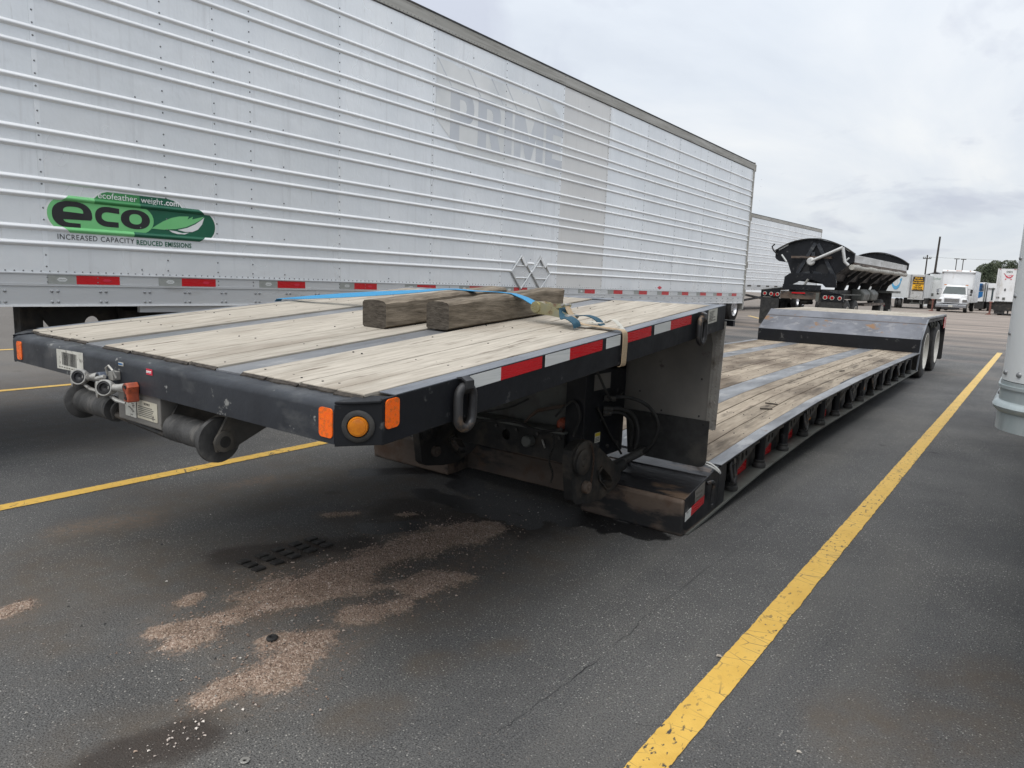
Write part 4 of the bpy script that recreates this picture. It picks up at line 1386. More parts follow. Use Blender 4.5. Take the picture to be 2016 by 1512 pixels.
def wheel(name, x, y, z, r, w, par, rimmat, side=1, rr=.285, lugs=True):
    """disc wheel facing +x when side=1; returns the tyre object with a rim child"""
    prof = [(-w / 2, rr), (-w / 2, r * .80), (-w * .47, r * .93), (-w * .40, r * .985), (-w * .2, r), (w * .2, r), (w * .40, r * .985), (w * .47, r * .93), (w / 2, r * .80), (w / 2, rr)]
    t_ = MB().lathe((x, y, z), X3, prof, 40, False).build(name, 'tyre', par, smooth=True)
    s_ = side
    prof = [(s_ * w * .46, rr * 1.03), (s_ * w * .52, rr * 1.03), (s_ * w * .52, rr * .98), (s_ * w * .40, rr * .93), (s_ * w * .1, rr * .88), (-s_ * w * .05, rr * .7), (s_ * w * .02, rr * .45), (s_ * w * .12, rr * .40), (s_ * w * .30, rr * .36), (s_ * w * .32, .02)]
    rim = MB().lathe((x, y, z), X3, prof, 32, False).build('rim', rimmat, t_, smooth=True)
    return t_


for y in (13.13, 14.53):
    wheel('wheel', -1.605, y, .435, .435, .25, lb, 'rim')
    wheel('wheel', -1.90, y, .435, .435, .25, lb, 'rim')
    wheel('wheel', -3.75, y, .435, .435, .25, lb, 'rim', -1)
    P_(MB().cyl((-3.7, y, .435), (-1.7, y, .435), .06, 12), 'axle', 'dim')

# ================================================================== TIMBERS & STRAP ON THE GOOSENECK


def timber(name, c0, c1, w, h, lab, seed):
    a, b_ = Vector(c0), Vector(c1)
    d = (b_ - a).normalized()
    sx = Vector((d.y, -d.x, 0)).normalized() if abs(d.y) > 0 else X3
    secs = []
    n = 14
    for i in range(n + 1):
        p = a.lerp(b_, i / n)
        p.z = zg(p.y) + .004
        prof = []
        for (u, v_) in ((-.5, .06), (-.42, 0), (.42, 0), (.5, .07), (.5, .5), (.5, .88), (.43, .97), (.2, 1), (-.2, 1), (-.42, .97), (-.5, .88), (-.5, .5)):
            jj = noise.noise(Vector((u * 5 + seed, v_ * 5, i * .9))) * .007
            q = p + sx * (u * w + jj) + Vector((0, 0, v_ * h + jj * (1 if v_ > .2 else 0)))
            prof.append(q)
        secs.append(prof)
    m_ = MB().sweep(secs)
    o_ = m_.build(name, 'timber', None, smooth=True)
    o_.data.materials.append(M['timberend'])
    for f in o_.data.polygons:
        if len(f.vertices) > 4:
            f.material_index = 1
    # put origin at the base
    o_.location = (a.x, a.y, 0)
    o_.data.transform(Matrix.Translation((-a.x, -a.y, 0)))
    tag(o_, lab, 'timber')
    return o_


timber('timber_block', (-2.505, 2.275, 0), (-2.44, 3.10, 0), .175, .128, 'weathered grey timber on gooseneck deck, the more splintered one farther from the ratchet', 1)
timber('timber_block', (-2.205, 2.385, 0), (-2.135, 3.215, 0), .150, .126, 'weathered grey squared timber on gooseneck deck, next to the ratchet buckle', 5)

st = thing('ratchet_strap', 'blue ratchet strap with zinc buckle and tan tail pulled over two timbers', 'strap', (-1.75, 2.78, zg(2.78)))
pts = [(-4.06, 2.83, zg(2.83) - .03), (-4.02, 2.83, zg(2.83) + .010), (-3.7, 2.83, zg(2.83) + .035), (-3.4, 2.83, zg(2.83) + .06), (-3.1, 2.83, zg(2.83) + .085), (-2.85, 2.83, zg(2.83) + .105), (-2.6, 2.83, zg(2.83) + .129),
       (-2.5, 2.83, zg(2.83) + .136), (-2.35, 2.83, zg(2.83) + .133), (-2.2, 2.83, zg(2.83) + .134), (-2.11, 2.83, zg(2.83) + .130), (-2.04, 2.83, zg(2.83) + .112), (-1.97, 2.82, zg(2.83) + .088), (-1.93, 2.82, zg(2.83) + .074)]
tw = [0, 6, 26, 34, 32, 24, 12, 4, 2, 0, 0, 6, 14, 10]
sd = []
for a in tw:
    a = radians(a)
    sd.append((0, .024 * cos(a), .024 * sin(a)))
m_ = MB().ribbon(pts, sd, .0025)
m_.build('strap_webbing', 'strap', st, smooth=True)
# ratchet: two side plates, spool, handle
rc = Vector((-1.93, 2.80, zg(2.80) + .078))
rd = Vector((.28, -.02, -.050))
ry = Vector((0, 1, 0))
rdn = rd.normalized()
rup = rdn.cross(ry) * -1


def rp(u, v_, w):
    return rc + rdn * u + rup * v_ + ry * w


for w in (-.034, .030):
    pl_ = [(-.03, .0), (-.022, .022), (0, .03), (.03, .026), (.10, .018), (.19, .012), (.205, .0), (.19, -.012), (.12, -.02), (.03, -.030), (-.01, -.028), (-.026, -.016)]
    mm = MB().add([rp(u, v_, w) for u, v_ in pl_] + [rp(u, v_, w + .004) for u, v_ in pl_],
                  [tuple(range(len(pl_) - 1, -1, -1)), tuple(range(len(pl_), 2 * len(pl_)))] + [(i, (i + 1) % len(pl_), len(pl_) + (i + 1) % len(pl_), len(pl_) + i) for i in range(len(pl_))])
    mm.build('ratchet_plate', 'zinc', st)
    pl2 = [(.02, -.022), (.10, -.040), (.155, -.052), (.165, -.040), (.12, -.022), (.06, -.008)]
    mm = MB().add([rp(u, v_, w + .006 * (1 if w < 0 else -1)) for u, v_ in pl2] + [rp(u, v_, w + .010 * (1 if w < 0 else -1)) for u, v_ in pl2],
                  [tuple(range(5, -1, -1)), tuple(range(6, 12))] + [(i, (i + 1) % 6, 6 + (i + 1) % 6, 6 + i) for i in range(6)])
    mm.build('ratchet_frame', 'zinc', st)
MB().lathe(rp(0, 0, -.04), ry, [(0, .012), (0, .026), (.006, .027), (.074, .027), (.08, .026), (.08, .012)], 14).build('ratchet_wheel', 'zinc', st, smooth=True)
MB().cyl(rp(.192, .0, -.046), rp(.192, .0, .046), .011, 14).build('handle_grip', 'cast', st, smooth=True)
MB().cyl(rp(.15, -.045, -.04), rp(.15, -.045, .036), .007, 10).build('anchor_bolt', 'cast', st, smooth=True)
MB().box(-1.88, -1.80, 2.772, 2.828, zg(2.8) + .045, zg(2.8) + .05).build('pawl_plate', 'zinc', st)
zz0 = zg(2.76)
MB().ribbon(spline([rp(.15, -.045, 0), Vector((-1.70, 2.77, zz0 + .028)), Vector((-1.58, 2.755, zz0 + .016)), Vector((-1.50, 2.75, zz0 + .012)), Vector((-1.452, 2.748, zz0 + .008)), Vector((-1.440, 2.748, zz0 - .02)), Vector((-1.440, 2.748, zz0 - .10)), Vector((-1.443, 2.748, zz0 - .142)), Vector((-1.46, 2.748, zz0 - .148))], 5), (0, .021, 0), .0026).build('tail_webbing', 'tan', st, smooth=True)
MB().ribbon(spline([Vector((-1.66, 2.80, zz0 + .030)), Vector((-1.58, 2.795, zz0 + .030)), Vector((-1.53, 2.79, zz0 + .048)), Vector((-1.50, 2.785, zz0 + .035)), Vector((-1.47, 2.78, zz0 + .008))], 5), (0, .018, 0), .003).build('tail_loop', 'label', st, smooth=True)
MB().ribbon(spline([rp(.13, -.03, -.0), Vector((-1.745, 2.725, zz0 + .045)), Vector((-1.705, 2.705, zz0 + .048)), Vector((-1.665, 2.70, zz0 + .030)), Vector((-1.655, 2.70, zz0 + .008))], 6), (0, .028, .004), .004).build('loose_end', 'darkstrap', st, smooth=True)
MB().ribbon(spline([rp(.19, .0, .02), Vector((-1.70, 2.85, zz0 + .055)), Vector((-1.655, 2.87, zz0 + .04)), Vector((-1.625, 2.88, zz0 + .008))], 6), (0, .026, 0), .004).build('loose_end', 'darkstrap', st, smooth=True)


# ================================================================== REFRIGERATED TRAILER (left)
def reefer(root, X, y0, y1, z0, ztop, shear_fn, detail, seam0, fade=None):
    """side wall in plane x=X facing +x, from y0 to y1; z in local un-pitched coordinates"""
    def xf(v):
        return shear_fn(v)
    zs0, zs1 = 1.287, ztop - .145
    ys_ = [y0]
    y = seam0
    while y < y0 + .1:
        y += 1.216
    while y < y1 - .1:
        ys_.append(y)
        y += 1.216
    ys_.append(y1)
    pm = 'alu'
    for i, (a, b_) in enumerate(zip(ys_, ys_[1:])):
        nm = pm
        if detail and 8.0 < a < 8.2:
            nm = 'alu_clean'
        t_ = .0008 if i % 2 else 0
        MB().box(X - .04, X + t_, a, b_ - .0015, zs0, zs1).xf(xf).build('side_panel', nm, root)
        if detail:
            MB().box(X + .0008, X + .0022, b_ - .028, b_ + .004, zs0, zs1).xf(xf).build('panel_seam', nm, root)
    ribs = []
    for k_ in range(7):
        z = 1.588 + .3073 * k_
        ribs += [z, z - .1025]
    ribs.append(3.647)
    for z in ribs:
        if z > zs1 - .05:
            continue
        secs = []
        st_ = [y0, y1 - .06]
        cuts = [st_]
        if detail and z < 1.60:
            cuts = [[y0, 7.10], [7.36, 7.50], [7.80, y1 - .06]] if z > 1.55 else [[y0, 7.03], [7.43, 7.47], [7.82, y1 - .06]]
        for (a, b_) in cuts:
            secs = []
            for y in (a, b_):
                secs.append([(X - .001, y, z - .021)] + [(X + .017 * sin(pi * q / 8) ** .8, y, z - .019 + .038 * q / 8) for q in range(0, 9)] + [(X - .001, y, z + .021)])
            MB().sweep(secs).xf(xf).build('side_rib', 'rib', root, smooth=True)
    MB().box(X - .04, X + .012, y0, y1 - .03, ztop - .145, ztop - .02).xf(xf).build('top_rail', 'toprail', root, bevel=.004)
    MB().prism([(X - .06, ztop - .022), (X + .016, ztop - .022), (X + .016, ztop - .005), (X, ztop), (X - .06, ztop)], 'y', y0, y1 - .03).xf(xf).build('roof_edge', 'dim', root)
    MB().box(X + .0, X + .010, y0, y1 - .03, ztop - .153, ztop - .146).xf(xf).build('rail_lip', 'dim', root)
    # bottom rail
    zz0_ = z0
    MB().box(X - .05, X + .004, y0, y1 - .02, 1.225, 1.289).xf(xf).build('tape_rail', 'alurail', root)
    MB().box(X - .05, X + .010, y0, y1 - .02, 1.290, 1.297).xf(xf).build('rail_lip', 'alurail', root)
    MB().box(X - .05, X + .012, y0, y1 - .02, 1.212, 1.224).xf(xf).build('rail_lip', 'alurail', root)
    MB().box(X - .05, X + .006, y0, y1 - .02, z0 + .012, 1.211).xf(xf).build('bottom_rail', 'alurail', root)
    MB().box(X - .06, X + .014, y0, y1 - .02, z0, z0 + .0118).xf(xf).build('rail_lip', 'rib', root)
    # rear post, hinges, roof, front wall, far side, floor
    MB().box(X - .08, X + .016, y1 - .055, y1 + .02, .94, ztop + .01).xf(xf).build('rear_post', 'toprail', root, bevel=.006)
    for z in (ztop - .10, 2.9, 1.9, 1.3):
        MB().box(X - .03, X + .026, y1 + .018, y1 + .045, z - .07, z + .07).xf(xf).build('door_hinge', 'toprail', root, bevel=.004)
    MB().box(X - 2.6, X - .045, y0, y1, ztop - .03, ztop - .002).xf(xf).build('roof', 'white', root)
    MB().box(X - 2.6, X - .041, y0, y0 + .03, z0 + .05, ztop - .03).xf(xf).build('front_wall', 'white', root)
    MB().box(X - 2.6, X - .081, y1 - .03, y1, z0 + .02, ztop - .03).xf(xf).build('rear_door', 'white', root)
    MB().box(X - 2.6, X - 2.55, y0 + .03, y1 - .03, z0, ztop - .03).xf(xf).build('far_wall', 'alu', root)
    MB().box(X - 2.55, X - .061, y0 + .03, y1 - .03, z0 + .02, z0 + .1).xf(xf).build('floor', 'dim', root)
    return ys_


rf = thing('reefer_trailer', 'long ribbed silver refrigerated trailer with green eco badge beside the lowboy', 'trailer', (-6.6, 7.2, 0))
XA = -5.3
sh = lambda v: (v[0], v[1], v[2] - .0071 * (v[1] - 1.7))
seams = reefer(rf, XA, -.70, 15.45, 1.077, 4.02, sh, True, 1.962 - 1.216 * 2)
# rivets: one joined part
rv = MB()
bars = []
y = seams[0]
cols = []
for s_ in seams[1:-1]:
    cols.append((s_ - .012, .0755))
    cols.append((s_ + .608, .30 if int(s_ * 10) % 3 else .151))
cols += [(2.764, .0755), (3.477, .0755)]
skip = [1.588 + .3073 * k_ for k_ in range(7)] + [1.4855 + .3073 * k_ for k_ in range(7)] + [3.647]
for (yc, st_) in cols:
    z = 1.34
    while z < 3.86:
        if all(abs(z - q) > .024 for q in skip) and yc > .2:
            rv.dome(sh((XA + .0022, yc, z)), X3, .0066, .005, 6)
        z += st_
y = .3
while y < 15.3:
    if y < 12:
        rv.dome(sh((XA + .001, y, 1.309)), X3, .0055, .0045, 6)
    else:
        rv.dome(sh((XA + .001, y, 1.309)), X3, .0055, .0045, 4)
    rv.dome(sh((XA + .011, y, 3.892)), X3, .006, .005, 5)
    y += .0505
for s_ in seams[1:-1]:
    for z in (1.27, 1.24):
        rv.dome(sh((XA + .004, s_ - .012, z)), X3, .0058, .0045, 6)
        rv.dome(sh((XA + .004, s_ + .30, z)), X3, .0058, .0045, 6)
    for z in (3.95, 3.985):
        rv.dome(sh((XA + .012, s_ - .012, z)), X3, .005, .004, 5)
rv.build('rivet', 'rivet', rf, 'stuff', smooth=True)
bt = MB()
y = .75
while y < 15.2:
    for dy in (0, .037):
        for z in (1.178, 1.108):
            bt.dome(sh((XA + .006, y + dy, z)), X3, .011, .008, 10)
    y += .305
bt.build('rail_bolt', 'bolt', rf, 'stuff', smooth=True)
# conspicuity tape
tape = [(1.949, 2.408), (2.687, 3.141), (3.534, 3.995)]
y = 4.382
while y < 15.0:
    tape.append((y, y + .461))
    y += .846
tape.insert(0, (1.1, 1.56))
for (a, b_) in tape:
    mid = a + .176
    MB().box(XA + .0045, XA + .0058, a, mid, 1.2265, 1.2855).xf(sh).build('reflective_tape', 'grey_t', rf)
    MB().box(XA + .0045, XA + .0058, mid + .0003, b_, 1.2265, 1.2855).xf(sh).build('reflective_tape', 'red', rf)
    c = (a + mid) / 2
    if a < 9:
        shape('diamond_mark', [[(c - .033, 1.256), (c - .018, 1.243), (c + .018, 1.243), (c + .033, 1.256), (c + .018, 1.269), (c - .018, 1.269)]], (XA + .0063, 0, 0), Y3, Z3, .0006, 'white_t', rf, fn=lambda q: Vector(sh(q)))
        if a < 5:
            text('mark_lettering', 'UTILITY', .0125, (XA + .0069, c, 1.2515), Y3, Z3, 'dullink', rf, align='CENTER', th=.0004, fn=lambda q: Vector(sh(q)))
        shape('diamond_mark', [[(c + .255, 1.256), (c + .27, 1.246), (c + .30, 1.246), (c + .315, 1.256), (c + .30, 1.266), (c + .27, 1.266)]], (XA + .0063, 0, 0), Y3, Z3, .0006, 's_red', rf, fn=lambda q: Vector(sh(q)))

# --- eco badge
shf = lambda q: Vector(sh(q))
EX = XA + .0026


def stadium(a, b_, z0, z1, n=10):
    r_ = (z1 - z0) / 2
    return rrect(a, b_, z0, z1, r_ * .999, n)


def clip_y(poly, yc, keep_low):
    out = []
    n = len(poly)
    for i in range(n):
        p, q = poly[i], poly[(i + 1) % n]
        ip = (p[0] <= yc) == keep_low
        iq = (q[0] <= yc) == keep_low
        if ip:
            out.append(p)
        if ip != iq:
            t = (yc - p[0]) / (q[0] - p[0])
            out.append((yc, p[1] + (q[1] - p[1]) * t))
    return out


bad = shape('eco_badge', [stadium(1.958, 3.160, 1.566, 1.812)], (EX, 0, 0), Y3, Z3, .0006, 'white_v', rf, fn=shf)
body = stadium(1.97, 3.149, 1.575, 1.800)


def bpart(nm, loops, layer, m_):
    return shape(nm, loops, (EX + .0006 * layer, 0, 0), Y3, Z3, .0005, m_, bad, fn=shf)


bpart('badge_dark_half', [body], 1, 'g_dark')
lp = clip_y(body, 2.52, True)
# light green field bulges round the o
bl = [p for p in lp if p[0] < 2.519]
bulge = [(2.58 + .085 * cos(radians(a)), 1.694 + .095 * sin(radians(a))) for a in range(-90, 91, 12)]
bpart('badge_light_half', [lp], 2, 'g_light')
bpart('badge_bulge', [circ(2.555, 1.693, .112, 28, .098)], 3, 'g_light')
tab = [(2.26, 1.805), (2.285, 1.832), (2.315, 1.852), (2.35, 1.864), (2.77, 1.866), (2.82, 1.856), (2.86, 1.835), (2.885, 1.806)]
tab_w = [(2.245, 1.80), (2.275, 1.838), (2.31, 1.861), (2.348, 1.873), (2.775, 1.876), (2.828, 1.865), (2.872, 1.842), (2.9, 1.80)]
bpart('badge_tab_edge', [tab_w], .2, 'white_v')
bpart('badge_tab_light', [clip_y(tab, 2.571, True)], 2, 'g_mid')
bpart('badge_tab_dark', [clip_y(tab, 2.571, False)], 2, 'g_dark')
LX = EX + .0026


def arcp(cx_, cz_, rx, rz, a0, a1, n=14, p=.85):
    o_ = []
    for i in range(n + 1):
        a = radians(a0 + (a1 - a0) * i / n)
        c, d = cos(a), sin(a)
        o_.append((cx_ + rx * abs(c) ** p * (1 if c >= 0 else -1), cz_ + rz * abs(d) ** p * (1 if d >= 0 else -1)))
    return o_


def glyph(loops):
    shape('badge_letter', loops, (LX, 0, 0), Y3, Z3, .0005, 'ink', bad, fn=shf)


# e
glyph([arcp(2.122, 1.688, .124, .089, 0, 262, 26) + [(2.170, 1.599), (2.170, 1.634), (2.128, 1.634)] + arcp(2.118, 1.655, .052, .021, 262, 180, 6) + [(2.238, 1.660), (2.246, 1.675)],
       arcp(2.128, 1.712, .062, .030, 0, 180, 12) + [(2.066, 1.706), (2.190, 1.702)]])
# c
glyph([[(2.426, 1.758), (2.360, 1.763)] + arcp(2.354, 1.695, .089, .068, 92, 268, 20) + [(2.418, 1.627), (2.418, 1.663), (2.365, 1.663)] + arcp(2.357, 1.695, .050, .032, 262, 98, 12) + [(2.426, 1.722)]])
# o
glyph([arcp(2.537, 1.694, .102, .068, 0, 351, 32, .92), arcp(2.537, 1.696, .044, .036, 0, 351, 28)])
text('badge_lettering', 'ecofeather', .060, (LX, 2.287, 1.817), Y3, Z3, 'white_v', bad, sx=1.02, th=.0005, fn=shf)
text('badge_lettering', 'weight', .060, (LX, 2.580, 1.817), Y3, Z3, 'white_v', bad, sx=1.0, th=.0005, fn=shf)
text('badge_lettering', '.com', .060, (LX, 2.748, 1.817), Y3, Z3, 'white_v', bad, bold=.0012, sx=.96, th=.0005, fn=shf)
text('badge_lettering', 'INCREASED CAPACITY', .0495, (EX, 2.022, 1.523), Y3, Z3, 'ink', bad, sx=.90, th=.0005, spacing=1.12, fn=shf)
text('badge_lettering', 'REDUCED EMISSIONS', .0475, (EX, 2.537, 1.518), Y3, Z3, 'g_dark', bad, bold=.0012, sx=.84, th=.0005, spacing=1.10, fn=shf)
lz = lambda pts: [(p[0], 1.615 + (p[1] - 1.592) * .80) for p in pts]
leaf = [(2.648, 1.624), (2.69, 1.66), (2.74, 1.70), (2.80, 1.735), (2.86, 1.756), (2.935, 1.764), (2.925, 1.735), (2.968, 1.766), (2.962, 1.740), (3.058, 1.776), (3.03, 1.742), (2.98, 1.704), (2.91, 1.662), (2.83, 1.636), (2.74, 1.622)]
bpart('badge_leaf', [lz(leaf)], 4, 'g_light')
bpart('badge_feather', [lz([(3.060, 1.768), (3.04, 1.70), (3.005, 1.648), (2.96, 1.622), (2.90, 1.618), (2.845, 1.630), (2.92, 1.656), (2.985, 1.696), (3.03, 1.736)])], 4, 'white_v')
bpart('badge_feather', [lz([(2.78, 1.622), (2.83, 1.617), (2.88, 1.604), (2.935, 1.614), (2.90, 1.594), (2.84, 1.592), (2.80, 1.604)])], 4, 'white_v')
# vinyl follows the two ribs that cross the badge
for (z, a, b_, ca, cb, ml) in ((1.588, 2.055, 2.52, -.05, 0, 'g_light'), (1.588, 2.5205, 3.065, 0, .05, 'g_dark'), (1.7928, 2.055, 2.262, .05, 0, 'g_light'), (1.7928, 2.2625, 2.571, 0, 0, 'g_mid'), (1.7928, 2.5715, 3.065, 0, -.05, 'g_dark')):
    secs = []
    for y, c_ in ((a, ca), (b_, cb)):
        y0_ = y + (0 if c_ * (1 if z > 1.7 else -1) * (1 if y == a else -1) >= 0 else 0)
        secs.append([(XA - .0005, y + (-c_ if c_ and z < 1.7 else 0), z - .0225)] + [(XA + .0185 * sin(pi * q / 8) ** .8, y + c_ * (q / 8 if z > 1.7 else q / 8 - 1), z - .0205 + .041 * q / 8) for q in range(0, 9)] + [(XA - .0005, y + (c_ if z > 1.7 else 0), z + .0225)])
    MB().sweep(secs).xf(sh).build('vinyl_on_rib', ml, bad, smooth=True)

# --- ghost of removed lettering PRIME
GX = XA + .0024
gh = shape('faded_lettering', [[(5.64, 3.60), (5.87, 3.605), (6.02, 3.58), (6.05, 3.60), (6.5, 3.60), (6.55, 3.575), (6.58, 3.60), (7.1, 3.60), (7.15, 3.57), (7.2, 3.60), (7.72, 3.60), (8.0, 3.44), (8.0, 2.66), (7.4, 2.66), (6.1, 2.68), (5.64, 3.0)]], (GX, 0, 0), Y3, Z3, .0004, 'ghost_l', rf, fn=shf)


def prime(loops, u0):
    shape('faded_letter', [[(u0 + p[0], p[1]) for p in lp] for lp in loops], (GX + .0006, 0, 0), Y3, Z3, .0004, 'ghost_d', gh, fn=shf)


zB, zT = 2.80, 3.36
bowl = arcp(.22, 3.19, .17, .17, -90, 90, 10)
hole = arcp(.20, 3.19, .065, .075, -90, 90, 8)
prime([[(0, zB), (.15, zB), (.15, 3.02)] + bowl + [(0, zT)], [(.15, 3.115)] + hole + [(.15, 3.265)]], 5.86)
prime([[(0, zB), (.15, zB), (.15, 3.0), (.20, 3.0), (.27, zB), (.43, zB), (.34, 3.05)] + arcp(.24, 3.20, .17, .16, -50, 90, 9) + [(0, zT)], [(.15, 3.12)] + hole + [(.15, 3.265)]], 6.32)
prime([[(0, zB), (.15, zB), (.15, zT), (0, zT)]], 6.80)
prime([[(0, zB), (.13, zB), (.13, 3.12), (.25, zB), (.33, zB), (.45, 3.12), (.45, zB), (.60, zB), (.60, zT), (.42, zT), (.30, 3.06), (.18, zT), (0, zT)]], 7.00)
prime([[(0, zB), (.38, zB), (.38, 2.93), (.15, 2.93), (.15, 3.02), (.34, 3.02), (.34, 3.14), (.15, 3.14), (.15, 3.23), (.38, 3.23), (.38, zT), (0, zT)]], 7.66)
for yy in (5.86, 6.34, 6.75, 7.02, 7.62):
    shape('faded_stroke', [[(yy - .22, 3.60), (yy - .20, 3.60), (yy + .02, 3.37), (yy, 3.37)]], (GX + .0006, 0, 0), Y3, Z3, .0004, 'ghost_d', gh, fn=shf)


# --- two diamond placard holders
def holder(yc, lab):
    zc, rad = 1.475, .205
    h_ = MB()
    pts_ = [(yc - rad, zc), (yc, zc - rad), (yc + rad, zc), (yc, zc + rad)]
    p_ = shape('placard_holder', [[(yc - rad, zc), (yc, zc - rad - .02), (yc + rad, zc), (yc, zc + rad + .02)]], (XA + .005, 0, 0), Y3, Z3, .004, 'alurail', rf, fn=shf)
    for (a, b_) in zip(pts_, pts_[1:] + pts_[:1]):
        MB().tube([sh((XA + .016, a[0], a[1])), sh((XA + .016, b_[0], b_[1]))], .010, 6).build('holder_edge', 'alurail', p_)
    for z in (zc - .07, zc + .08):
        w = rad - abs(z - zc) - .02
        MB().tube([sh((XA + .016, yc - w, z)), sh((XA + .016, yc + w, z))], .008, 6).build('holder_bar', 'rib', p_)
    MB().prism([(yc + .01, zc + rad - .01), (yc + .10, zc + rad - .11), (yc + .075, zc + rad - .135), (yc - .01, zc + rad - .04)], 'x', XA + .015, XA + .032).xf(sh).build('holder_clip', 'rib', p_)
    return p_


holder(7.225, '')
holder(7.65, '')
# small placard near rear and underside
shape('small_diamond', [[(11.15, 1.345), (11.24, 1.375), (11.33, 1.345), (11.24, 1.315)]], (XA + .0025, 0, 0), Y3, Z3, .001, 's_red', rf, fn=shf)
MB().box(XA - .05, XA - .012, 2.55, 13.0, 1.030, 1.0755).xf(sh).build('skirt_rail', 'alurail', rf)
MB().prism([(2.50, 1.075), (2.62, .60), (12.6, .60), (12.6, 1.028), (2.56, 1.028)], 'x', XA - .30, XA - .28).xf(sh).build('side_skirt', 'dim', rf)
for x in (XA - .42, XA - 2.1):
    lg = MB().box(x - .07, x + .07, 1.90, 2.04, .82, 1.06).build('landing_leg', 'dim', rf, bevel=.01)
shape('leg_gusset', [[(1.98, 1.05), (3.3, 1.05), (3.3, .62), (2.28, .62)], circ(2.36, .925, .055, 18)], (XA - .36, 0, 0), Y3, Z3, .03, 'dim', rf)
# bumper and rear tandem
ub = MB().box(XA - 2.35, XA - .10, 15.25, 15.36, .475, .60).build('rear_bumper', 'black', rf, bevel=.008)
MB().box(XA - .32, XA - .10, 15.262, 15.35, .6005, .604).build('bumper_tape', 'label', ub)
for x in (XA - .7, XA - 1.8):
    MB().box(x - .04, x + .04, 15.28, 15.34, .55, 1.0).build('bumper_post', 'black', ub)
MB().box(XA - 2.3, XA - .3, 10.6, 13.6, .62, .95).build('bogie_frame', 'dim', rf)
for y in (11.2, 12.45):
    for x, s_ in ((XA - .17, 1), (XA - .48, 1), (XA - 2.43, -1)):
        wheel('wheel', x, y, .51, .51, .27, rf, 'alurim', s_)

# ================================================================== SECOND REEFER farther back and a third trailer
rf2 = thing('reefer_trailer', 'silver ribbed refrigerated trailer standing farther back behind the side dump trailer', 'trailer', (-14.1, 46, 0))
XB = -12.86
K2 = 1.30
sh2 = lambda v: (XB + (v[0] - XB), v[1], 1.06 + (v[2] - 1.077) * (1.353 + .0045 * (v[1] - 37)))
reefer(rf2, XB, 35.2, 52.0, 1.077, 4.02, sh2, False, 35.9)
y = 36.4
while y < 51.5:
    MB().box(XB + .0045, XB + .006, y, y + .6, 1.2265, 1.2855).xf(sh2).build('reflective_tape', 's_brown' if y > 37 else 'red', rf2)
    y += 1.55
lg = MB().box(XB - .35, XB - .15, 37.75, 37.95, .25, 1.06).build('landing_leg', 'dim', rf2)
MB().box(XB - .45, XB - .05, 37.65, 38.05, 0, .04).build('leg_foot', 'dim', lg)
MB().box(XB - 2.3, XB - .3, 37.8, 37.9, .55, .65).build('leg_brace', 'dim', rf2)
for (a, b_) in (((XB - .3, 38.0, .85), (XB - .35, 42.5, .55)), ((XB - .3, 38.0, .50), (XB - .3, 41.5, .68))):
    MB().tube([a, b_], .06, 8).build('diagonal_brace', 'dim', rf2)
MB().lathe((XB - .5, 37.3, .66), X3, [(0, .40), (.36, .40), (.40, .36), (.40, .12), (.42, .10), (.42, .02)], 24).build('round_cover', 'tank', rf2, smooth=True)
for y in (48.0, 49.3):
    wheel('wheel', XB - .2, y, .45, .52, .3, rf2, 'alurim')

tr3 = thing('box_trailer', 'trailer mostly hidden behind the near reefer, its rear wheels showing below', 'trailer', (-10.4, 20, 0))
XC = -9.08
for (n_, m_, b_) in (('side_wall', 'offwhite', (XC - .03, XC, 11.0, 26.5, 1.15, 3.6)), ('far_wall', 'offwhite', (XC - 2.6, XC - 2.57, 11.0, 26.5, 1.15, 3.6)), ('roof', 'offwhite', (XC - 2.57, XC - .031, 11.0, 26.5, 3.55, 3.59)),
                     ('front_wall', 'offwhite', (XC - 2.57, XC - .031, 11.0, 11.03, 1.15, 3.55)), ('rear_door', 'offwhite', (XC - 2.57, XC - .031, 26.46, 26.49, 1.15, 3.55)), ('floor', 'dim', (XC - 2.57, XC - .031, 11.03, 26.45, 1.0, 1.2)),
                     ('bogie_frame', 'dim', (XC - 2.3, XC - .35, 22.5, 26.0, .75, 1.0))):
    MB().box(*b_).build(n_, m_, tr3)
bk = MB().box(XC - .35, XC - .02, 26.44, 26.52, .42, .78).build('lamp_bracket', 'offwhite', tr3, bevel=.01)
for dx in (.10, .24):
    MB().lathe((XC - dx, 26.44, .6), (0, -1, 0), [(0, .04), (.02, .03)], 10).build('lamp', 'redlens' if dx > .2 else 'dim', bk)
for y in (24.35, 25.65):
    for x, s_ in ((XC - .16, 1), (XC - .48, 1), (XC - 2.4, -1)):
        wheel('wheel', x, y, .51, .51, .27, tr3, 'alurim', s_)

# ================================================================== SIDE DUMP TRAILER
sd_ = thing('side_dump_trailer', 'black side dump trailer with open curved tub and rolled tarp behind the lowboy', 'trailer', (-6.3, 29.5, 0))
D = lambda mb, n_, m_, **k: mb.build(n_, m_, sd_, **k)
arc = [(p.x, p.z) for p in spline([(x_, 0, z_) for x_, z_ in [(-7.47, 2.51), (-7.08, 2.74), (-6.7, 2.86), (-6.33, 2.90), (-5.91, 2.86), (-5.38, 2.66), (-5.02, 2.43)]], 5)]
bulk = arc + [(-5.03, 2.21), (-5.16, 2.11), (-5.49, 1.82), (-5.58, 1.60), (-5.75, 1.46), (-6.85, 1.62), (-6.91, 1.80), (-7.05, 2.15), (-7.34, 2.19), (-7.45, 2.27)]
shape('end_wall', [bulk], (0, 24.6, 0), X3, Z3, .06, 'black', sd_)
shape('end_wall', [[(p[0] + .06, p[1] + .05) for p in bulk]], (0, 35.0, 0), X3, Z3, .06, 'black', sd_)
D(MB().ribbon([(p[0], 24.57, p[1] + .02) for p in arc], (0, .10, 0), .03), 'end_wall_rim', 'dim')
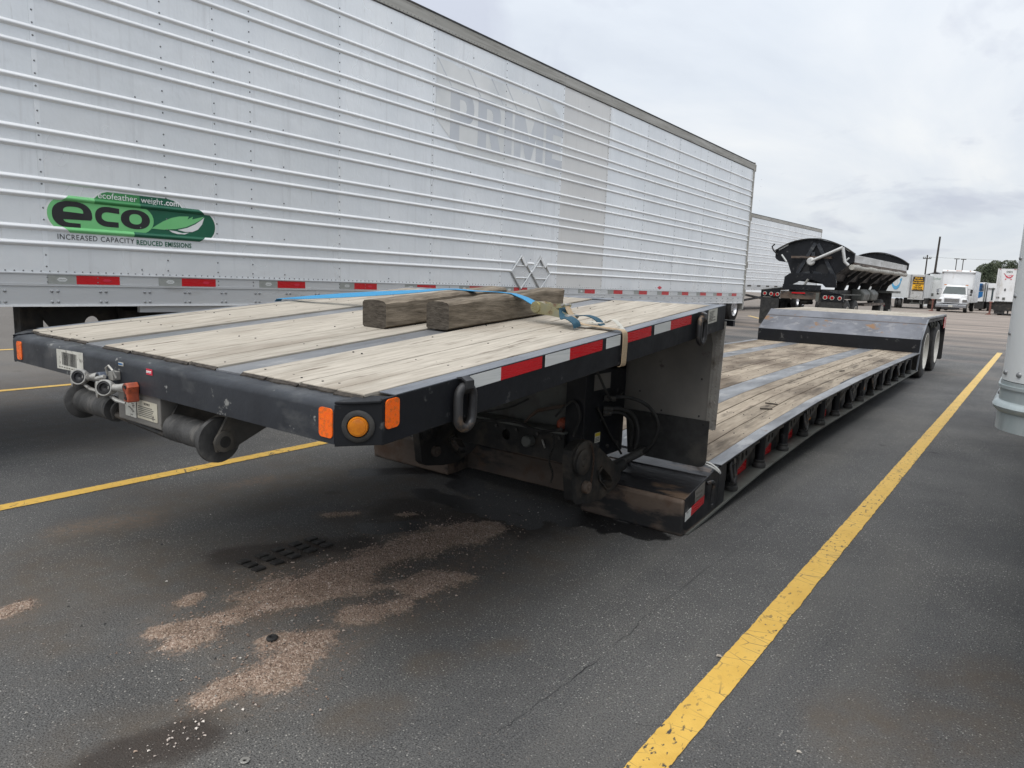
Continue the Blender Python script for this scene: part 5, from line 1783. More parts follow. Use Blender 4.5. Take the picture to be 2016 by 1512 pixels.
D(MB().ribbon([(p[0] + .06, 34.98, p[1] + .07) for p in arc], (0, .10, 0), .03), 'end_wall_rim', 'dim')
for (p, q) in (((-7.36, 2.56), (-7.08, 2.73)), ((-5.36, 2.66), (-5.18, 2.54)), ((-7.26, 2.40), (-7.08, 2.17)), ((-5.17, 2.33), (-5.30, 2.20))):
    D(MB().tube([(p[0], 24.55, p[1]), (q[0], 24.55, q[1])], .028, 6), 'white_tape', 'white_t')
# tub shell
shell = [(-7.47, 2.50), (-7.34, 2.22), (-7.05, 2.15), (-6.9, 1.80), (-6.6, 1.55), (-5.9, 1.48), (-5.6, 1.60), (-5.49, 1.82), (-5.16, 2.11), (-5.04, 2.20)]
D(MB().sweep([[(x, y, z) for x, z in shell] + [(x + .02, y, z + .05) for x, z in reversed(shell)] for y in (24.62, 34.97)]), 'tub_shell', 'black')
D(MB().box(-5.09, -5.02, 24.66, 34.97, 2.19, 2.43), 'tub_side', 'silver', bevel=.01)
D(MB().box(-5.085, -5.015, 24.66, 34.97, 2.09, 2.18), 'tub_ledge', 'rust')
D(MB().tube([(-5.06, 24.5 + .7 * i, 2.04 + .012 * sin(i * 2.1)) for i in range(16)], [.085 + .014 * sin(i * 1.7) for i in range(16)], 10), 'tarp_roll', 'tarp', smooth=True)
D(MB().box(-7.5, -7.43, 24.66, 34.97, 2.30, 2.53), 'tub_side', 'black')
for y in (26.2, 28.2, 30.2, 32.4, 34.0):
    D(MB().prism([(-5.12, 2.02), (-5.10, 1.94), (-5.5, 1.55), (-5.62, 1.25), (-5.9, 1.25), (-5.85, 1.5)], 'y', y, y + .12), 'tub_rib', 'dim')
# A frame on end wall
for (p, q) in (((-6.22, 2.78), (-6.70, 1.80)), ((-6.14, 2.76), (-5.52, 1.66)), ((-6.25, 2.50), (-6.25, 2.2)), ((-6.75, 1.72), (-6.3, 1.84)), ((-6.2, 1.84), (-5.65, 1.68))):
    d = (Vector((q[0], 0, q[1])) - Vector((p[0], 0, p[1]))).normalized()
    s_ = Vector((-d.z, 0, d.x)) * .055
    D(MB().add([Vector((p[0], y, p[1])) + s_ * k2 for y in (24.50, 24.568) for k2 in (-1, 1)] + [Vector((q[0], y, q[1])) + s_ * k2 for y in (24.50, 24.568) for k2 in (-1, 1)],
               [(0, 1, 5, 4), (2, 6, 7, 3), (0, 4, 6, 2), (1, 3, 7, 5), (0, 2, 3, 1), (4, 5, 7, 6)]), 'a_frame_leg', 'rail')
D(MB().box(-6.91, -5.66, 24.40, 24.49, 2.29, 2.36), 'wooden_bar', 'rust')
for p in ((-6.55, 1.95), (-5.95, 1.92)):
    D(MB().lathe((p[0], 24.575, p[1]), (0, -1, 0), [(0, .2), (.006, .2)], 20), 'round_recess', 'ink')
D(MB().tube([(-6.24, 24.35, 2.21), (-5.80, 24.35, 2.42), (-5.35, 24.35, 2.64)], .05, 10), 'tarp_arm', 'silver', smooth=True)
D(MB().tube([(-5.35, 24.35, 2.64), (-5.25, 24.35, 2.20), (-5.14, 24.38, 2.09)], .05, 10), 'tarp_arm', 'silver', smooth=True)
D(MB().lathe((-6.27, 24.40, 2.19), (0, -1, 0), [(0, .13), (.05, .13), (.08, .1)], 18), 'arm_pivot', 'silver', smooth=True)
D(MB().tube([(-7.40, 24.55, 2.40), (-7.55, 24.55, 2.55), (-7.60, 24.55, 2.66), (-7.52, 24.55, 2.75)], .025, 8), 'tarp_hook', 'dim')
# cradle and chassis
cr = [(-6.91, 1.80), (-7.06, 1.68), (-7.07, 1.44), (-6.80, 1.44), (-6.6, 1.55), (-6.2, 1.62), (-5.9, 1.52), (-5.75, 1.38), (-5.43, 1.38), (-5.46, 1.62), (-5.58, 1.82)]
shape('tub_cradle', [cr], (0, 24.45, 0), X3, Z3, .09, 'black', sd_)
D(MB().tube([(-6.42, 24.38, 1.40), (-6.30, 24.38, 1.62)], .04, 8), 'hydraulic_ram', 'cast', smooth=True)
for x in (-6.85, -5.8):
    D(MB().box(x, x + .2, 24.3, 35.2, 1.0, 1.30), 'chassis_beam', 'dim')
D(MB().box(-7.02, -5.86, 24.16, 24.30, 1.27, 1.44), 'tail_beam', 'black')
D(MB().box(-7.08, -5.85, 24.20, 24.26, .98, 1.22), 'rusty_bumper', 'rust')
D(MB().box(-5.97, -5.87, 24.18, 24.262, .93, 1.2), 'bumper_bracket', 'tank')
D(MB().box(-6.72, -6.3, 24.175, 24.198, 1.15, 1.19), 'bumper_tape', 'red')
for (x0, x1, z0, z1, zc) in ((-7.70, -7.09, 1.0, 1.22, 1.31), (-5.80, -5.12, .95, 1.16, 1.30)):
    D(MB().prism([(x0, z0), (x1, z0), (x1, zc if x1 < -6 else z1), (x0, z1 if x1 < -6 else zc)], 'y', 24.14, 24.22), 'lamp_box', 'black')
    D(MB().prism([(x0, z1), (x1, zc if x1 < -6 else z1), (x1, (zc if x1 < -6 else z1) + .02), (x0, z1 + .02)], 'y', 24.14, 26.6), 'fender', 'tank')
for (x, z, r_) in ((-7.57, 1.11, .062), (-7.36, 1.105, .062), (-7.155, 1.10, .062), (-5.67, 1.065, .066), (-5.46, 1.06, .066), (-5.235, 1.055, .062)):
    lm = D(MB().lathe((x, 24.14, z), (0, -1, 0), [(0, r_), (.02, r_), (.02, r_ * .8), (.01, r_ * .78)], 20), 'tail_lamp', 'label', smooth=True)
    MB().lathe((x, 24.14, z), (0, -1, 0), [(.005, r_ * .78), (.024, r_ * .7), (.03, .01)], 18).build('lens', 'redlens', lm, smooth=True)
for x in (-7.255, -5.565):
    D(MB().box(x - .02, x + .02, 24.12, 24.14, 1.03, 1.13), 'brake_lamp', 'redlens')
shape('mud_flap', [rrect(-7.70, -7.10, .10, .99, .04)], (0, 24.17, 0), X3, Z3, .02, 'rubber', sd_)
shape('mud_flap', [rrect(-5.79, -5.16, .10, .95, .04)], (0, 24.17, 0), X3, Z3, .02, 'rubber', sd_)
for y in (24.85, 26.1):
    for x, s_ in ((-5.27, 1), (-5.6, 1), (-7.45, -1)):
        wheel('wheel', x, y, .50, .50, .28, sd_, 'rim', s_)
for y in (24.7, 25.2):
    D(MB().lathe((-6.45, y, .80), Z3, [(0, .15), (.06, .17), (.12, .14), (.18, .17), (.24, .15)], 16), 'air_bag', 'rubber', smooth=True)
D(MB().box(-7.2, -5.4, 24.4, 26.4, .45, .62), 'axle_beam', 'dim')
D(MB().box(-5.55, -5.15, 27.5, 31.5, .78, .86), 'side_step', 'rust')
for y in (27.4, 28.9):
    D(MB().prism([(-5.6, .95), (-5.2, .95), (-5.15, 1.22), (-5.3, 1.36), (-5.6, 1.36)], 'y', y, y + 1.1), 'arched_fender', 'tank', bevel=.05)
for x, s_ in ((-5.30, 1), (-7.4, -1)):
    wheel('wheel', x, 31.0, .50, .50, .28, sd_, 'rim', s_)
shape('mud_flap', [rrect(-5.72, -5.16, .58, 1.24, .03)], (0, 32.9, 0), X3, Z3, .03, 'rubber', sd_)
D(MB().box(-5.74, -5.10, 32.6, 34.6, 1.24, 1.33), 'front_fender', 'tank')
D(MB().prism([(-5.62, 1.0), (-5.72, 1.24), (-6.2, 1.24), (-6.0, .75)], 'y', 32.8, 33.0), 'flap_bracket', 'black')
shape('flap_badge', [[(-5.55, .72), (-5.47, .80), (-5.38, .72), (-5.47, .68)]], (0, 32.88, 0), X3, Z3, .004, 's_red', sd_)
for x, s_ in ((-5.45, 1), (-7.4, -1)):
    wheel('wheel', x, 33.7, .50, .50, .28, sd_, 'rim', s_)


# ================================================================== FAR VEHICLES
def hollow_box(root, x0, x1, y0, y1, z0, z1, m_, name='cargo_box'):
    MB().box(x0, x0 + .05, y0 + .05, y1, z0, z1 - .05).build('side_wall', m_, root)
    MB().box(x1 - .05, x1, y0 + .05, y1, z0, z1 - .05).build('side_wall', m_, root)
    MB().box(x0, x1, y0, y0 + .049, z0, z1 - .05).build('end_wall', m_, root)
    MB().box(x0, x1, y1 + .001, y1 + .05, z0, z1 - .05).build('end_wall', m_, root)
    MB().box(x0 - .01, x1 + .01, y0 - .01, y1 + .05, z1 - .05, z1).build('roof', m_, root, bevel=.02)


# --- white box truck facing the camera
bt_ = thing('box_truck', 'white box truck with dark windscreen facing the camera across the lot', 'truck', (-6.4, 74, gz(71)))
B = lambda mb, n_, m_, **k: mb.build(n_, m_, bt_, **k)
g0 = gz(71)
hollow_box(bt_, -7.80, -5.30, 74, 80, .50, 3.25, 'white')
B(MB().tube([(-7.80, 73.98, 3.18), (-5.30, 73.98, 3.13)], .12, 10), 'front_edge', 'white', smooth=True)
for x in (-7.74, -5.36):
    B(MB().box(x - .07, x + .07, 73.92, 74.0, 2.98, 3.28), 'corner_cap', 'rust', bevel=.02)
    B(MB().box(x - .04, x + .04, 73.95, 73.999, .6, 2.95), 'corner_post', 'alurail')
for x in (-7.4, -6.7, -6.55, -6.4, -5.7):
    B(MB().box(x - .05, x + .05, 73.86, 73.93, 3.20, 3.25), 'marker_light', 'amber')
for x in (-5.7, -7.3):
    B(MB().box(x - .09, x + .09, 72.5, 72.62, 1.95, 2.02), 'roof_lamp', 'amber')
# cab
B(MB().sweep([[(-7.52, 71.95, .55), (-5.52, 71.95, .55), (-5.52, 71.95, 1.18), (-7.52, 71.95, 1.18)], [(-7.52, 73.7, .55), (-5.52, 73.7, .55), (-5.52, 73.7, 1.18), (-7.52, 73.7, 1.18)]]), 'cab_body', 'white', bevel=.05)
B(MB().sweep([[(-7.46, 72.02, 1.18), (-5.58, 72.02, 1.18), (-5.58, 73.7, 1.18), (-7.46, 73.7, 1.18)], [(-7.30, 72.42, 1.86), (-5.72, 72.42, 1.82), (-5.72, 73.7, 1.82), (-7.30, 73.7, 1.86)], [(-7.15, 72.6, 1.99), (-5.86, 72.6, 1.94), (-5.86, 73.7, 1.94), (-7.15, 73.7, 1.99)]]), 'cab_roof', 'white', bevel=.05)
B(MB().add([(-7.38, 72.035, 1.22), (-5.66, 72.035, 1.20), (-5.78, 72.40, 1.82), (-7.24, 72.40, 1.84), (-7.38, 72.01, 1.22), (-5.66, 72.01, 1.20), (-5.78, 72.375, 1.82), (-7.24, 72.375, 1.84)],
           [(0, 3, 2, 1), (4, 5, 6, 7), (0, 1, 5, 4), (1, 2, 6, 5), (2, 3, 7, 6), (3, 0, 4, 7)]), 'windscreen', 'glass')
B(MB().tube([(-7.0, 72.0, 1.23), (-6.3, 72.05, 1.27)], .015, 5), 'wiper', 'ink')
hood = []
for (y, w0, w1, zt) in ((70.85, .78, .55, .95), (71.2, .85, .62, 1.06), (72.0, .95, .78, 1.20)):
    cxx = -6.52
    hood.append([(cxx - w0, y, .42), (cxx + w0, y, .40), (cxx + w0, y, zt - .28), (cxx + w1, y, zt - .02), (cxx, y, zt + .02), (cxx - w1, y, zt), (cxx - w0, y, zt - .26)])
B(MB().sweep(hood), 'hood', 'white', bevel=.06, seg=3)
for sg in (-1, 1):
    B(MB().sweep([[(-6.52 + sg * .70, y, .36), (-6.52 + sg * 1.12, y, .36), (-6.52 + sg * 1.14, y, .62 + dz), (-6.52 + sg * .95, y, .80 + dz), (-6.52 + sg * .70, y, .84 + dz)] for y, dz in ((70.95, 0), (71.6, .08), (72.2, .02))]), 'fender', 'white', bevel=.06, seg=3)
    hl = B(MB().box(-6.52 + sg * .93 - .19, -6.52 + sg * .93 + .19, 70.84, 70.96, .56, .78), 'headlight', 'chrome', bevel=.05, seg=3)
    MB().box(-6.52 + sg * .93 - .15, -6.52 + sg * .93 + .15, 70.825, 70.845, .60, .75).build('headlight_glass', 'panelgrey', hl)
    ma = B(MB().tube([(-6.52 + sg * .95, 72.1, 1.60), (-6.52 + sg * 1.24, 71.95, 1.63), (-6.52 + sg * 1.24, 71.95, 1.2), (-6.52 + sg * .95, 72.1, 1.15)], .018, 5), 'mirror_arm', 'ink')
    MB().box(-6.52 + sg * 1.24 - .09, -6.52 + sg * 1.24 + .09, 71.92, 72.0, 1.30, 1.62).build('mirror', 'ink' if sg > 0 else 'chrome', ma, bevel=.02)
    MB().box(-6.52 + sg * 1.22 - .08, -6.52 + sg * 1.22 + .08, 71.92, 72.0, 1.10, 1.25).build('mirror', 'ink', ma, bevel=.02)
    wheel('wheel', -6.52 + sg * .98, 71.6, g0 + .45, .45, .28, bt_, 'rim', sg)
    wheel('wheel', -6.52 + sg * 1.0, 77.5, g0 + .45, .45, .30, bt_, 'rim', sg)
gr = B(MB().box(-7.08, -5.97, 70.80, 70.90, .50, .86), 'grille', 'chrome', bevel=.03)
for i in range(6):
    MB().box(-7.02, -6.03, 70.785, 70.802, .54 + i * .05, .56 + i * .05).build('grille_bar', 'panelgrey', gr)
bp = B(MB().box(-7.66, -5.40, 70.62, 70.84, .06, .34), 'bumper', 'chrome', bevel=.05, seg=3)
MB().box(-6.72, -6.40, 70.60, 70.618, .13, .26).build('licence_plate', 'label', bp)
MB().box(-7.2, -5.9, 70.66, 70.9, -.08, .05).build('bumper_intake', 'ink', bp)
B(MB().box(-7.0, -6.0, 71.0, 80, g0 + .4, .42), 'chassis', 'dim')
B(MB().box(-7.5, -7.3, 72.3, 73.6, .15, .55), 'step', 'white')

# --- trailer with smile arrow and sign on doors
sm = thing('box_trailer', 'white box trailer with blue smile on its side and black yellow sign on its doors', 'trailer', (-12.3, 84, gz(82)))
g1 = gz(82)
# the long side turned toward us: wall from rear corner going left
p0, p1 = Vector((-11.42, 82.0)), Vector((-13.7, 83.6))
dv = (p1 - p0).normalized()
nv = Vector((dv.y, -dv.x))
if nv.y > 0:
    nv = -nv
back = Vector((.35, 1)).normalized()
q0 = Vector((-10.0, 82.0))
hollow = [(p0.x, p0.y), (q0.x, q0.y), (q0.x - .3, 95), (p1.x - 4, 93.0), (p1.x, p1.y)]
MB().prism(hollow, 'z', .62, 2.98).build('cargo_body', 'offwhite', sm, bevel=.02)
MB().box(-11.40, -10.02, 81.93, 81.99, .64, 2.96).build('rear_door', 'silver', sm)
for x in (-11.30, -11.22, -10.06):
    MB().tube([(x, 81.9, .66), (x, 81.9, 2.94)], .025, 6).build('lock_rod', 'chrome', sm)
sg_ = MB().box(-11.10, -10.10, 81.895, 81.925, 1.34, 2.76).build('door_sign', 's_yel', sm)
MB().box(-11.10, -10.10, 81.885, 81.894, 2.0, 2.76).build('sign_band', 's_brown', sg_)
MB().box(-11.10, -10.10, 81.885, 81.894, 1.34, 1.45).build('sign_band', 's_brown', sg_)
for i, s_ in enumerate(('Work At', 'No Return', 'Dock Unload')):
    text('sign_lettering', s_, .21, (-10.60, 81.88, 2.55 - i * .22), X3, Z3, 's_yel', sg_, bold=.008, align='CENTER', sx=.85)
for i, s_ in enumerate(('Call 24/7', 'Trailer Rental', 'Leasing & Sales')):
    text('sign_lettering', s_, .17, (-10.60, 81.88, 1.83 - i * .17), X3, Z3, 's_brown', sg_, bold=.006, align='CENTER', sx=.8)
ux_ = Vector((-dv.x, -dv.y, 0))
org = Vector((p0.x + nv.x * .02, p0.y + nv.y * .02, 0))
arc1 = [(-1.60 + .62 * cos(radians(a)), 2.55 + 1.15 * sin(radians(a))) for a in range(188, 341, 8)]
arc2 = [(-1.60 + .55 * cos(radians(a)), 2.62 + .86 * sin(radians(a))) for a in range(340, 187, -8)]
shape('smile_mark', [arc1 + arc2], org, ux_, Z3, .01, 'sm_blue', sm)
shape('smile_mark', [[(-1.22, 2.42), (-.92, 2.62), (-.98, 2.20)]], org, ux_, Z3, .01, 'sm_blue', sm)
MB().prism([(p0.x, p0.y - .05), (q0.x, q0.y - .05), (q0.x, q0.y + .3), (p0.x, p0.y + .3)], 'z', .48, .62).build('rear_sill', 'silver', sm)
MB().box(-11.9, -10.3, 83.0, 92, g1 + .45, .6).build('chassis', 'dim', sm)
for (x, y) in ((-12.15, 83.0), (-12.55, 83.4), (-10.35, 84.2)):
    wheel('wheel', x, y, g1 + .5, .5, .3, sm, 'rim')
MB().box(-11.2, -10.1, 82.1, 82.2, .05, .15).build('rear_bumper', 'tank', sm)
for x in (-11.0, -10.3):
    MB().box(x - .05, x + .05, 82.1, 82.2, .1, .5).build('bumper_post', 'tank', sm)

# --- pale trailer with green lettering behind box truck
w2 = thing('box_trailer', 'pale trailer end with faint green lettering, left behind the white box truck', 'trailer', (-9.2, 91, gz(89)))
hollow_box(w2, -10.50, -7.95, 89, 101, .55, 3.2, 'offwhite')
text('faint_lettering', 'Tucker', .32, (-10.25, 88.98, 2.62), X3, Z3, 'txtgreen', w2, bold=.004, sx=.9)
MB().box(-10.2, -9.95, 88.97, 88.99, .85, 1.15).build('latch_box', 'tank', w2)
MB().box(-9.35, -9.28, 88.95, 88.99, .6, 3.1).build('door_post', 'tank', w2)
MB().box(-10.45, -8.0, 89.2, 100, g1, .5).build('chassis', 'dim', w2)
MB().box(-10.4, -9.9, 88.9, 89.0, -.05, .35).build('rear_bumper', 'rust', w2)
for x in (-10.25, -8.2):
    wheel('wheel', x, 90.0, gz(90) + .5, .5, .3, w2, 'rim')

# --- right hand white trailer with red cart mark
rt = thing('box_trailer', 'tall white trailer rear with red shopping cart mark, right side of the lot', 'trailer', (-2.2, 72, gz(68.5)))
g2 = gz(68.5)
hollow_box(rt, -3.45, -.95, 68.5, 80, .70, 3.33, 'white')
text('fleet_lettering', 'DEN', .20, (-2.88, 68.47, 3.04), X3, Z3, 'tank', rt, bold=.002)
cart = [(-3.06, 2.98), (-3.00, 2.98), (-2.92, 2.78), (-2.80, 2.63), (-2.62, 2.60), (-2.46, 2.72), (-2.40, 2.88), (-2.46, 2.86), (-2.54, 2.74), (-2.66, 2.68), (-2.80, 2.72), (-2.90, 2.86)]
shape('cart_mark', [cart], (0, 68.48, 0), X3, Z3, .01, 's_red', rt)
for (x, z) in ((-2.80, 2.76), (-2.68, 2.80), (-2.56, 2.84)):
    shape('cart_mark', [circ(x, z, .04, 8)], (0, 68.48, 0), X3, Z3, .01, 's_red', rt)
for x in (-2.88, -2.52):
    shape('cart_wheel', [circ(x, 2.53, .045, 10)], (0, 68.48, 0), X3, Z3, .01, 's_red', rt)
MB().box(-2.86, -2.77, 68.45, 68.49, 1.62, 1.80).build('latch', 'ink', rt)
MB().box(-3.30, -3.12, 68.45, 68.49, 1.02, 1.14).build('vent', 'tank', rt)
for x in (-3.34, -3.22, -1.9, -1.15):
    MB().tube([(x, 68.44, .76), (x, 68.44, 3.25)], .018, 5).build('lock_rod', 'alurail', rt)
MB().box(-2.215, -2.185, 68.47, 68.495, .72, 3.28).build('door_seam', 'tank', rt)
for x in (-3.3, -2.35, -2.2, -2.05, -1.1):
    MB().box(x - .05, x + .05, 68.46, 68.495, 3.285, 3.32).build('marker_light', 'redlens', rt)
MB().box(-3.42, -.98, 68.44, 68.50, .70, .79).build('rear_sill', 'dim', rt)
MB().box(-2.92, -2.74, 68.455, 68.49, .92, 1.10).build('sticker', 'tank', rt)
MB().box(-3.40, -1.0, 68.55, 79, .05, .66).build('chassis', 'dim', rt)
for x in (-3.0, -1.3):
    wheel('wheel', x, 69.2, g2 + .48, .48, .3, rt, 'rim')
    MB().box(x - .35, x + .35, 68.6, 68.63, g2 + .1, .6).build('mud_flap', 'rubber', rt)
MB().box(-2.5, -2.4, 68.7, 68.8, g2, .3).build('landing_leg', 'dim', rt)

# red oxide trailer jacks
for i, (x, y, lab) in enumerate(((-8.02, 72.0, 'rusty red trailer jack standing left of the white box truck'), (-3.62, 68.3, 'rusty red trailer jack beside the cart-marked white trailer'))):
    j = thing('trailer_jack', lab, 'jack', (x, y, gz(y)), 'trailer jacks')
    g_ = gz(y)
    MB().tube([(x, y, g_ + .1), (x, y, g_ + .95)], .07, 8).build('jack_post', 'jack', j)
    MB().prism([(x - .32, g_), (x + .14, g_), (x + .05, g_ + .10), (x - .08, g_ + .12)], 'y', y - .12, y + .12).build('jack_base', 'jack', j)
    MB().box(x - .12, x + .12, y - .1, y + .1, g_ + .95, g_ + 1.05).build('jack_head', 'jack', j)

# --- blue and white trailer and small white box behind
bl_ = thing('box_trailer', 'white trailer with large blue panel and black stripes behind the box truck', 'trailer', (-6, 99, gz(95)))
hollow_box(bl_, -7.2, -5.70, 95, 106, .45, 2.55, 'white')
shape('blue_panel', [[(-6.75, 1.62), (-5.95, 1.62), (-6.0, 1.75), (-6.0, 2.42), (-6.75, 2.42)]], (0, 94.98, 0), X3, Z3, .02, 'tr_blue', bl_)
shape('blue_panel', [[(-6.75, 1.52), (-5.88, 1.52), (-5.88, 1.0), (-6.2, .82), (-6.75, .82)]], (0, 94.98, 0), X3, Z3, .02, 'tr_blue', bl_)
for i in range(5):
    MB().prism([(-6.22, 2.28 - i * .16), (-5.84, 2.33 - i * .16), (-5.84, 2.25 - i * .16), (-6.22, 2.20 - i * .16)], 'y', 94.94, 94.965).build('black_stripe', 'ink', bl_)
MB().box(-5.78, -5.66, 94.9, 95.0, .45, 2.5).build('door_frame', 'tank', bl_)
MB().box(-7.1, -5.75, 95.1, 105, gz(95) + .2, .4).build('chassis', 'dim', bl_)
for x in (-6.9, -6.0):
    wheel('wheel', x, 96.0, gz(96) + .45, .45, .3, bl_, 'rim')
cb = thing('white_van', 'small white van body between the blue-panelled trailer and the cart-marked trailer', 'van', (-5, 100, gz(97)))
hollow_box(cb, -5.60, -3.9, 97, 103, .42, 2.50, 'white')
MB().box(-5.18, -5.02, 96.96, 96.99, .6, 2.0).build('door_gap', 'glass', cb)
MB().prism([(-4.75, 2.18), (-4.2, 2.1), (-4.75, 2.05)], 'y', 96.96, 96.99).build('side_mark', 'tank', cb)
MB().box(-5.55, -4.9, 96.9, 97, 1.85, 1.95).build('trim_bar', 'tank', cb)
MB().box(-5.5, -4.0, 97.2, 102, gz(97) + .2, .4).build('chassis', 'dim', cb)
for x in (-5.35, -4.2):
    wheel('wheel', x, 97.6, gz(97) + .42, .42, .28, cb, 'rim')

# ================================================================== POLES, WIRES, ROOF, TREES
pt = thing('power_pole', 'wooden power pole with one crossarm beyond the trailers', 'utility pole', (-13.59, 110, gz(110)))
MB().tube([(-13.59, 110, gz(110)), (-13.57, 110, 6.1)], [.11, .08], 8).build('pole', 'pole', pt)
MB().box(-14.05, -13.08, 109.9, 110.05, 5.58, 5.68).build('crossarm', 'pole', pt)
for x in (-14.0, -13.8, -13.3, -13.12):
    MB().lathe((x, 109.97, 5.70), Z3, [(0, .05), (.1, .06), (.16, .03)], 8).build('insulator', 'tank', pt)
o = MB().tube([(-12.56, 110, gz(110)), (-12.38, 110, 8.5)], [.17, .11], 8).build('light_pole', 'pole', None)
tag(o, 'tallest bare dark pole, leaning slightly above the pale trailers', 'pole')
for i, (x, y, h, lab) in enumerate(((-10.17, 110, 5.6, 'thin lot lamp post behind the box truck, left of a pair'), (-9.43, 110, 5.55, 'thin lot lamp post behind the box truck, right of a pair'))):
    l_ = thing('lamp_post', lab, 'lamp post', (x, y, gz(y)), 'lamp posts behind the box truck')
    MB().tube([(x, y, gz(y)), (x, y, h)], .055, 6).build('post', 'pole', l_)
    MB().box(x - .28, x + .32, y - .1, y + .1, h, h + .09).build('lamp_head', 'pole', l_)
for k_, (x, z) in enumerate(((-14.0, 5.86), (-13.3, 5.86), (-13.12, 5.86))):
    ps = []
    for i in range(13):
        t = i / 12
        ps.append((x + t * 30, 110 + t * 3 + k_ * .2, z - 1.1 * 4 * t * (1 - t) * .5 + t * .6))
    o = MB().tube(ps, .006, 4).build('power_line', 'tank', None)
    tag(o, ('thin power line from the outer left end of the crossarm', 'thin power line from the inner right part of the crossarm', 'thin power line from the outer right end of the crossarm')[k_], 'wire')
gb = thing('warehouse', 'low grey gabled warehouse roof just visible over the pale trailers', 'building', (-13.4, 121, gz(120)))
MB().box(-14.9, -12.0, 120, 128, gz(120), 3.6).build('wall', 'offwhite', gb)
MB().prism([(-15.1, 3.6), (-13.4, 4.18), (-11.8, 3.6), (-11.8, 3.5), (-13.4, 4.05), (-15.1, 3.5)], 'y', 119.7, 128.3).build('roof', 'roof', gb)


def tree(x, y, lobes, trunk_h, lab, seed, n):
    rnd = random.Random(seed)
    t_ = thing('tree', lab, 'tree', (x, y, gz(y)), 'trees behind the far trailers')
    tk_ = MB()
    tk_.tube([(x, y, gz(y)), (x + .1, y, trunk_h * .5), (x, y, trunk_h)], [.34, .26, .16], 8)
    for (lx, ly, lz, lr) in lobes:
        tk_.tube([(x, y, trunk_h * .6), (x + (lx - x) * .5, y + (ly - y) * .5, trunk_h * .8 + (lz - trunk_h) * .3), (lx, ly, lz)], [.14, .09, .03], 6)
    tk_.build('trunk', 'bark', t_)
    cm = MB()
    tot = sum(l[3] ** 2 for l in lobes)
    for (lx, ly, lz, lr) in lobes:
        for _ in range(int(n * lr * lr / tot)):
            while True:
                d = Vector((rnd.uniform(-1, 1), rnd.uniform(-1, 1), rnd.uniform(-1, 1)))
                if .15 < d.length < 1:
                    break
            d = d.normalized() * (d.length ** .55)
            if noise.noise(d * 2.6 + Vector((seed, lx, 0))) < -.22:
                continue
            rr = lr * (1 + .22 * noise.noise(d * 2 + Vector((0, seed, lx))))
            c = Vector((lx, ly, lz)) + Vector((d.x * rr, d.y * rr, d.z * rr * .85))
            s_ = rnd.uniform(.05, .11)
            a = Vector((rnd.gauss(0, 1), rnd.gauss(0, 1), rnd.gauss(0, 1))).normalized()
            b_ = a.orthogonal().normalized()
            cm.add([c - a * s_, c + b_ * s_ * .55, c + a * s_, c - b_ * s_ * .55], [(0, 1, 2, 3)])
    cm.build('crown', 'leaf', t_)


tree(-6.9, 115, [(-8.0, 114.5, 3.6, 1.0), (-7.2, 115, 4.3, 1.15), (-6.4, 114.6, 4.5, 1.1), (-6.9, 114, 3.2, 1.3), (-5.9, 115, 3.6, 1.2), (-6.2, 115, 5.1, .75), (-8.3, 115, 2.6, .7)], 3.0, 'broad dark leafy tree behind the box truck, wide rounded crown', 3, 16000)
tree(-4.7, 116, [(-5.0, 116, 5.0, .95), (-4.3, 116, 5.2, .7), (-4.6, 115.5, 3.9, 1.3), (-3.6, 116, 4.4, 1.0), (-3.4, 116, 3.2, 1.2), (-4.9, 116, 2.6, 1.2)], 3.0, 'second dark leafy tree rising behind the cart-marked white trailer', 9, 12000)
tree(-7.6, 119, [(-9.4, 119, 2.4, .7), (-8.8, 119, 2.9, .6), (-7.6, 119, 3.0, 1.2)], 2.0, 'low pale green bush-like tree at the left foot of the broad tree', 15, 2500)

# ================================================================== NEAR TRAILER NOSE (right edge)
ns = thing('box_trailer', 'light grey trailer nose with galvanised lower corner at the right edge', 'trailer', (1.2, 6.0, 0))


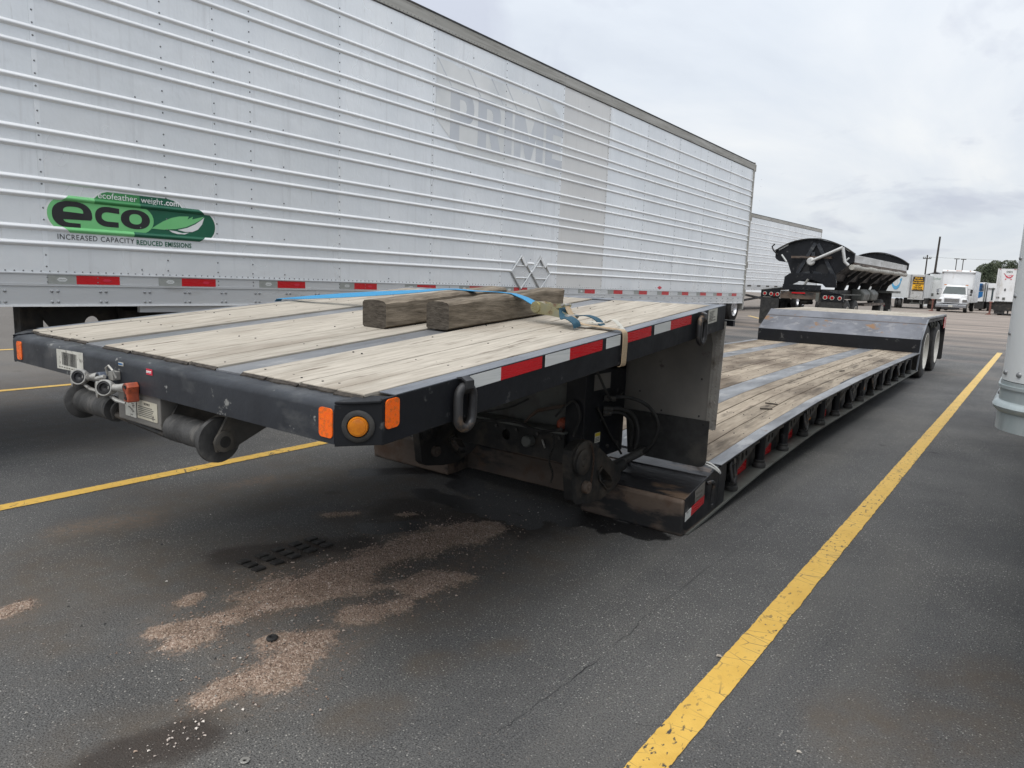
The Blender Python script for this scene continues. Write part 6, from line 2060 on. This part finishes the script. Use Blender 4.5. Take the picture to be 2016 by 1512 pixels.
def corner(r, dz0, dz1, cxn=.075, cyn=2.27, x1=2.4, y1=10.0, n=10):
    p = []
    for i in range(n + 1):
        a = radians(180 + 90 * i / n)
        p.append((cxn + r * cos(a), cyn + r * sin(a)))
    p += [(x1 - .15, cyn - r)]
    for i in range(1, n + 1):
        a = radians(-90 + 90 * i / n)
        p.append((x1 - .15 + (r) * cos(a) * 1.0, cyn + r * sin(a)))
    p += [(x1 - .15 + r, y1), (cxn - r, y1)]
    return p


rN = .148
MB().prism(corner(rN, 0, 0), 'z', 1.180, 3.95).build('nose_wall', 'noseal', ns, smooth=True)
MB().prism(corner(rN + .001, 0, 0), 'z', 1.052, 1.178).build('galvanised_band', 'galv', ns, smooth=True)
MB().prism(corner(rN + .006, 0, 0), 'z', 1.160, 1.168).build('band_groove', 'galv', ns, smooth=True)
prof = [(1.098, .002), (1.104, .010), (1.113, .014), (1.122, .010), (1.128, .002)]
secs = []
for (z, dr) in prof:
    secs.append([(x, y, z) for x, y in corner(rN + dr, 0, 0)])
MB().sweep(secs).build('band_ridge', 'galv', ns, smooth=True)
rvn = MB()
for i in range(26):
    a = radians(196)
    rvn.dome((.075 + rN * cos(a), 2.27 + rN * sin(a), 1.30 + i * .095), (cos(a), sin(a), 0), .006, .005, 8)
for a in (200, 222, 246, 270):
    a = radians(a)
    rvn.dome((.075 + rN * cos(a), 2.27 + rN * sin(a), 1.200), (cos(a), sin(a), 0), .0075, .006, 10)
rvn.build('nose_rivet', 'rivet', ns, 'stuff', smooth=True)
MB().dome((-.072, 2.28, 1.14), (-1, -.2, 0), .006, .006, 8).build('band_bolt', 'rivet', ns)
for x in (.55, 1.9):
    MB().box(x - .06, x + .06, 5.2, 5.32, .02, 1.05).build('landing_leg', 'dim', ns)
    MB().box(x - .14, x + .14, 5.14, 5.38, 0, .02).build('leg_foot', 'dim', ns)
for y in (8.3, 9.4):
    for x, s_ in ((.12, -1), (2.2, 1)):
        wheel('wheel', x + .05, y, .5, .5, .26, ns, 'alurim', s_)
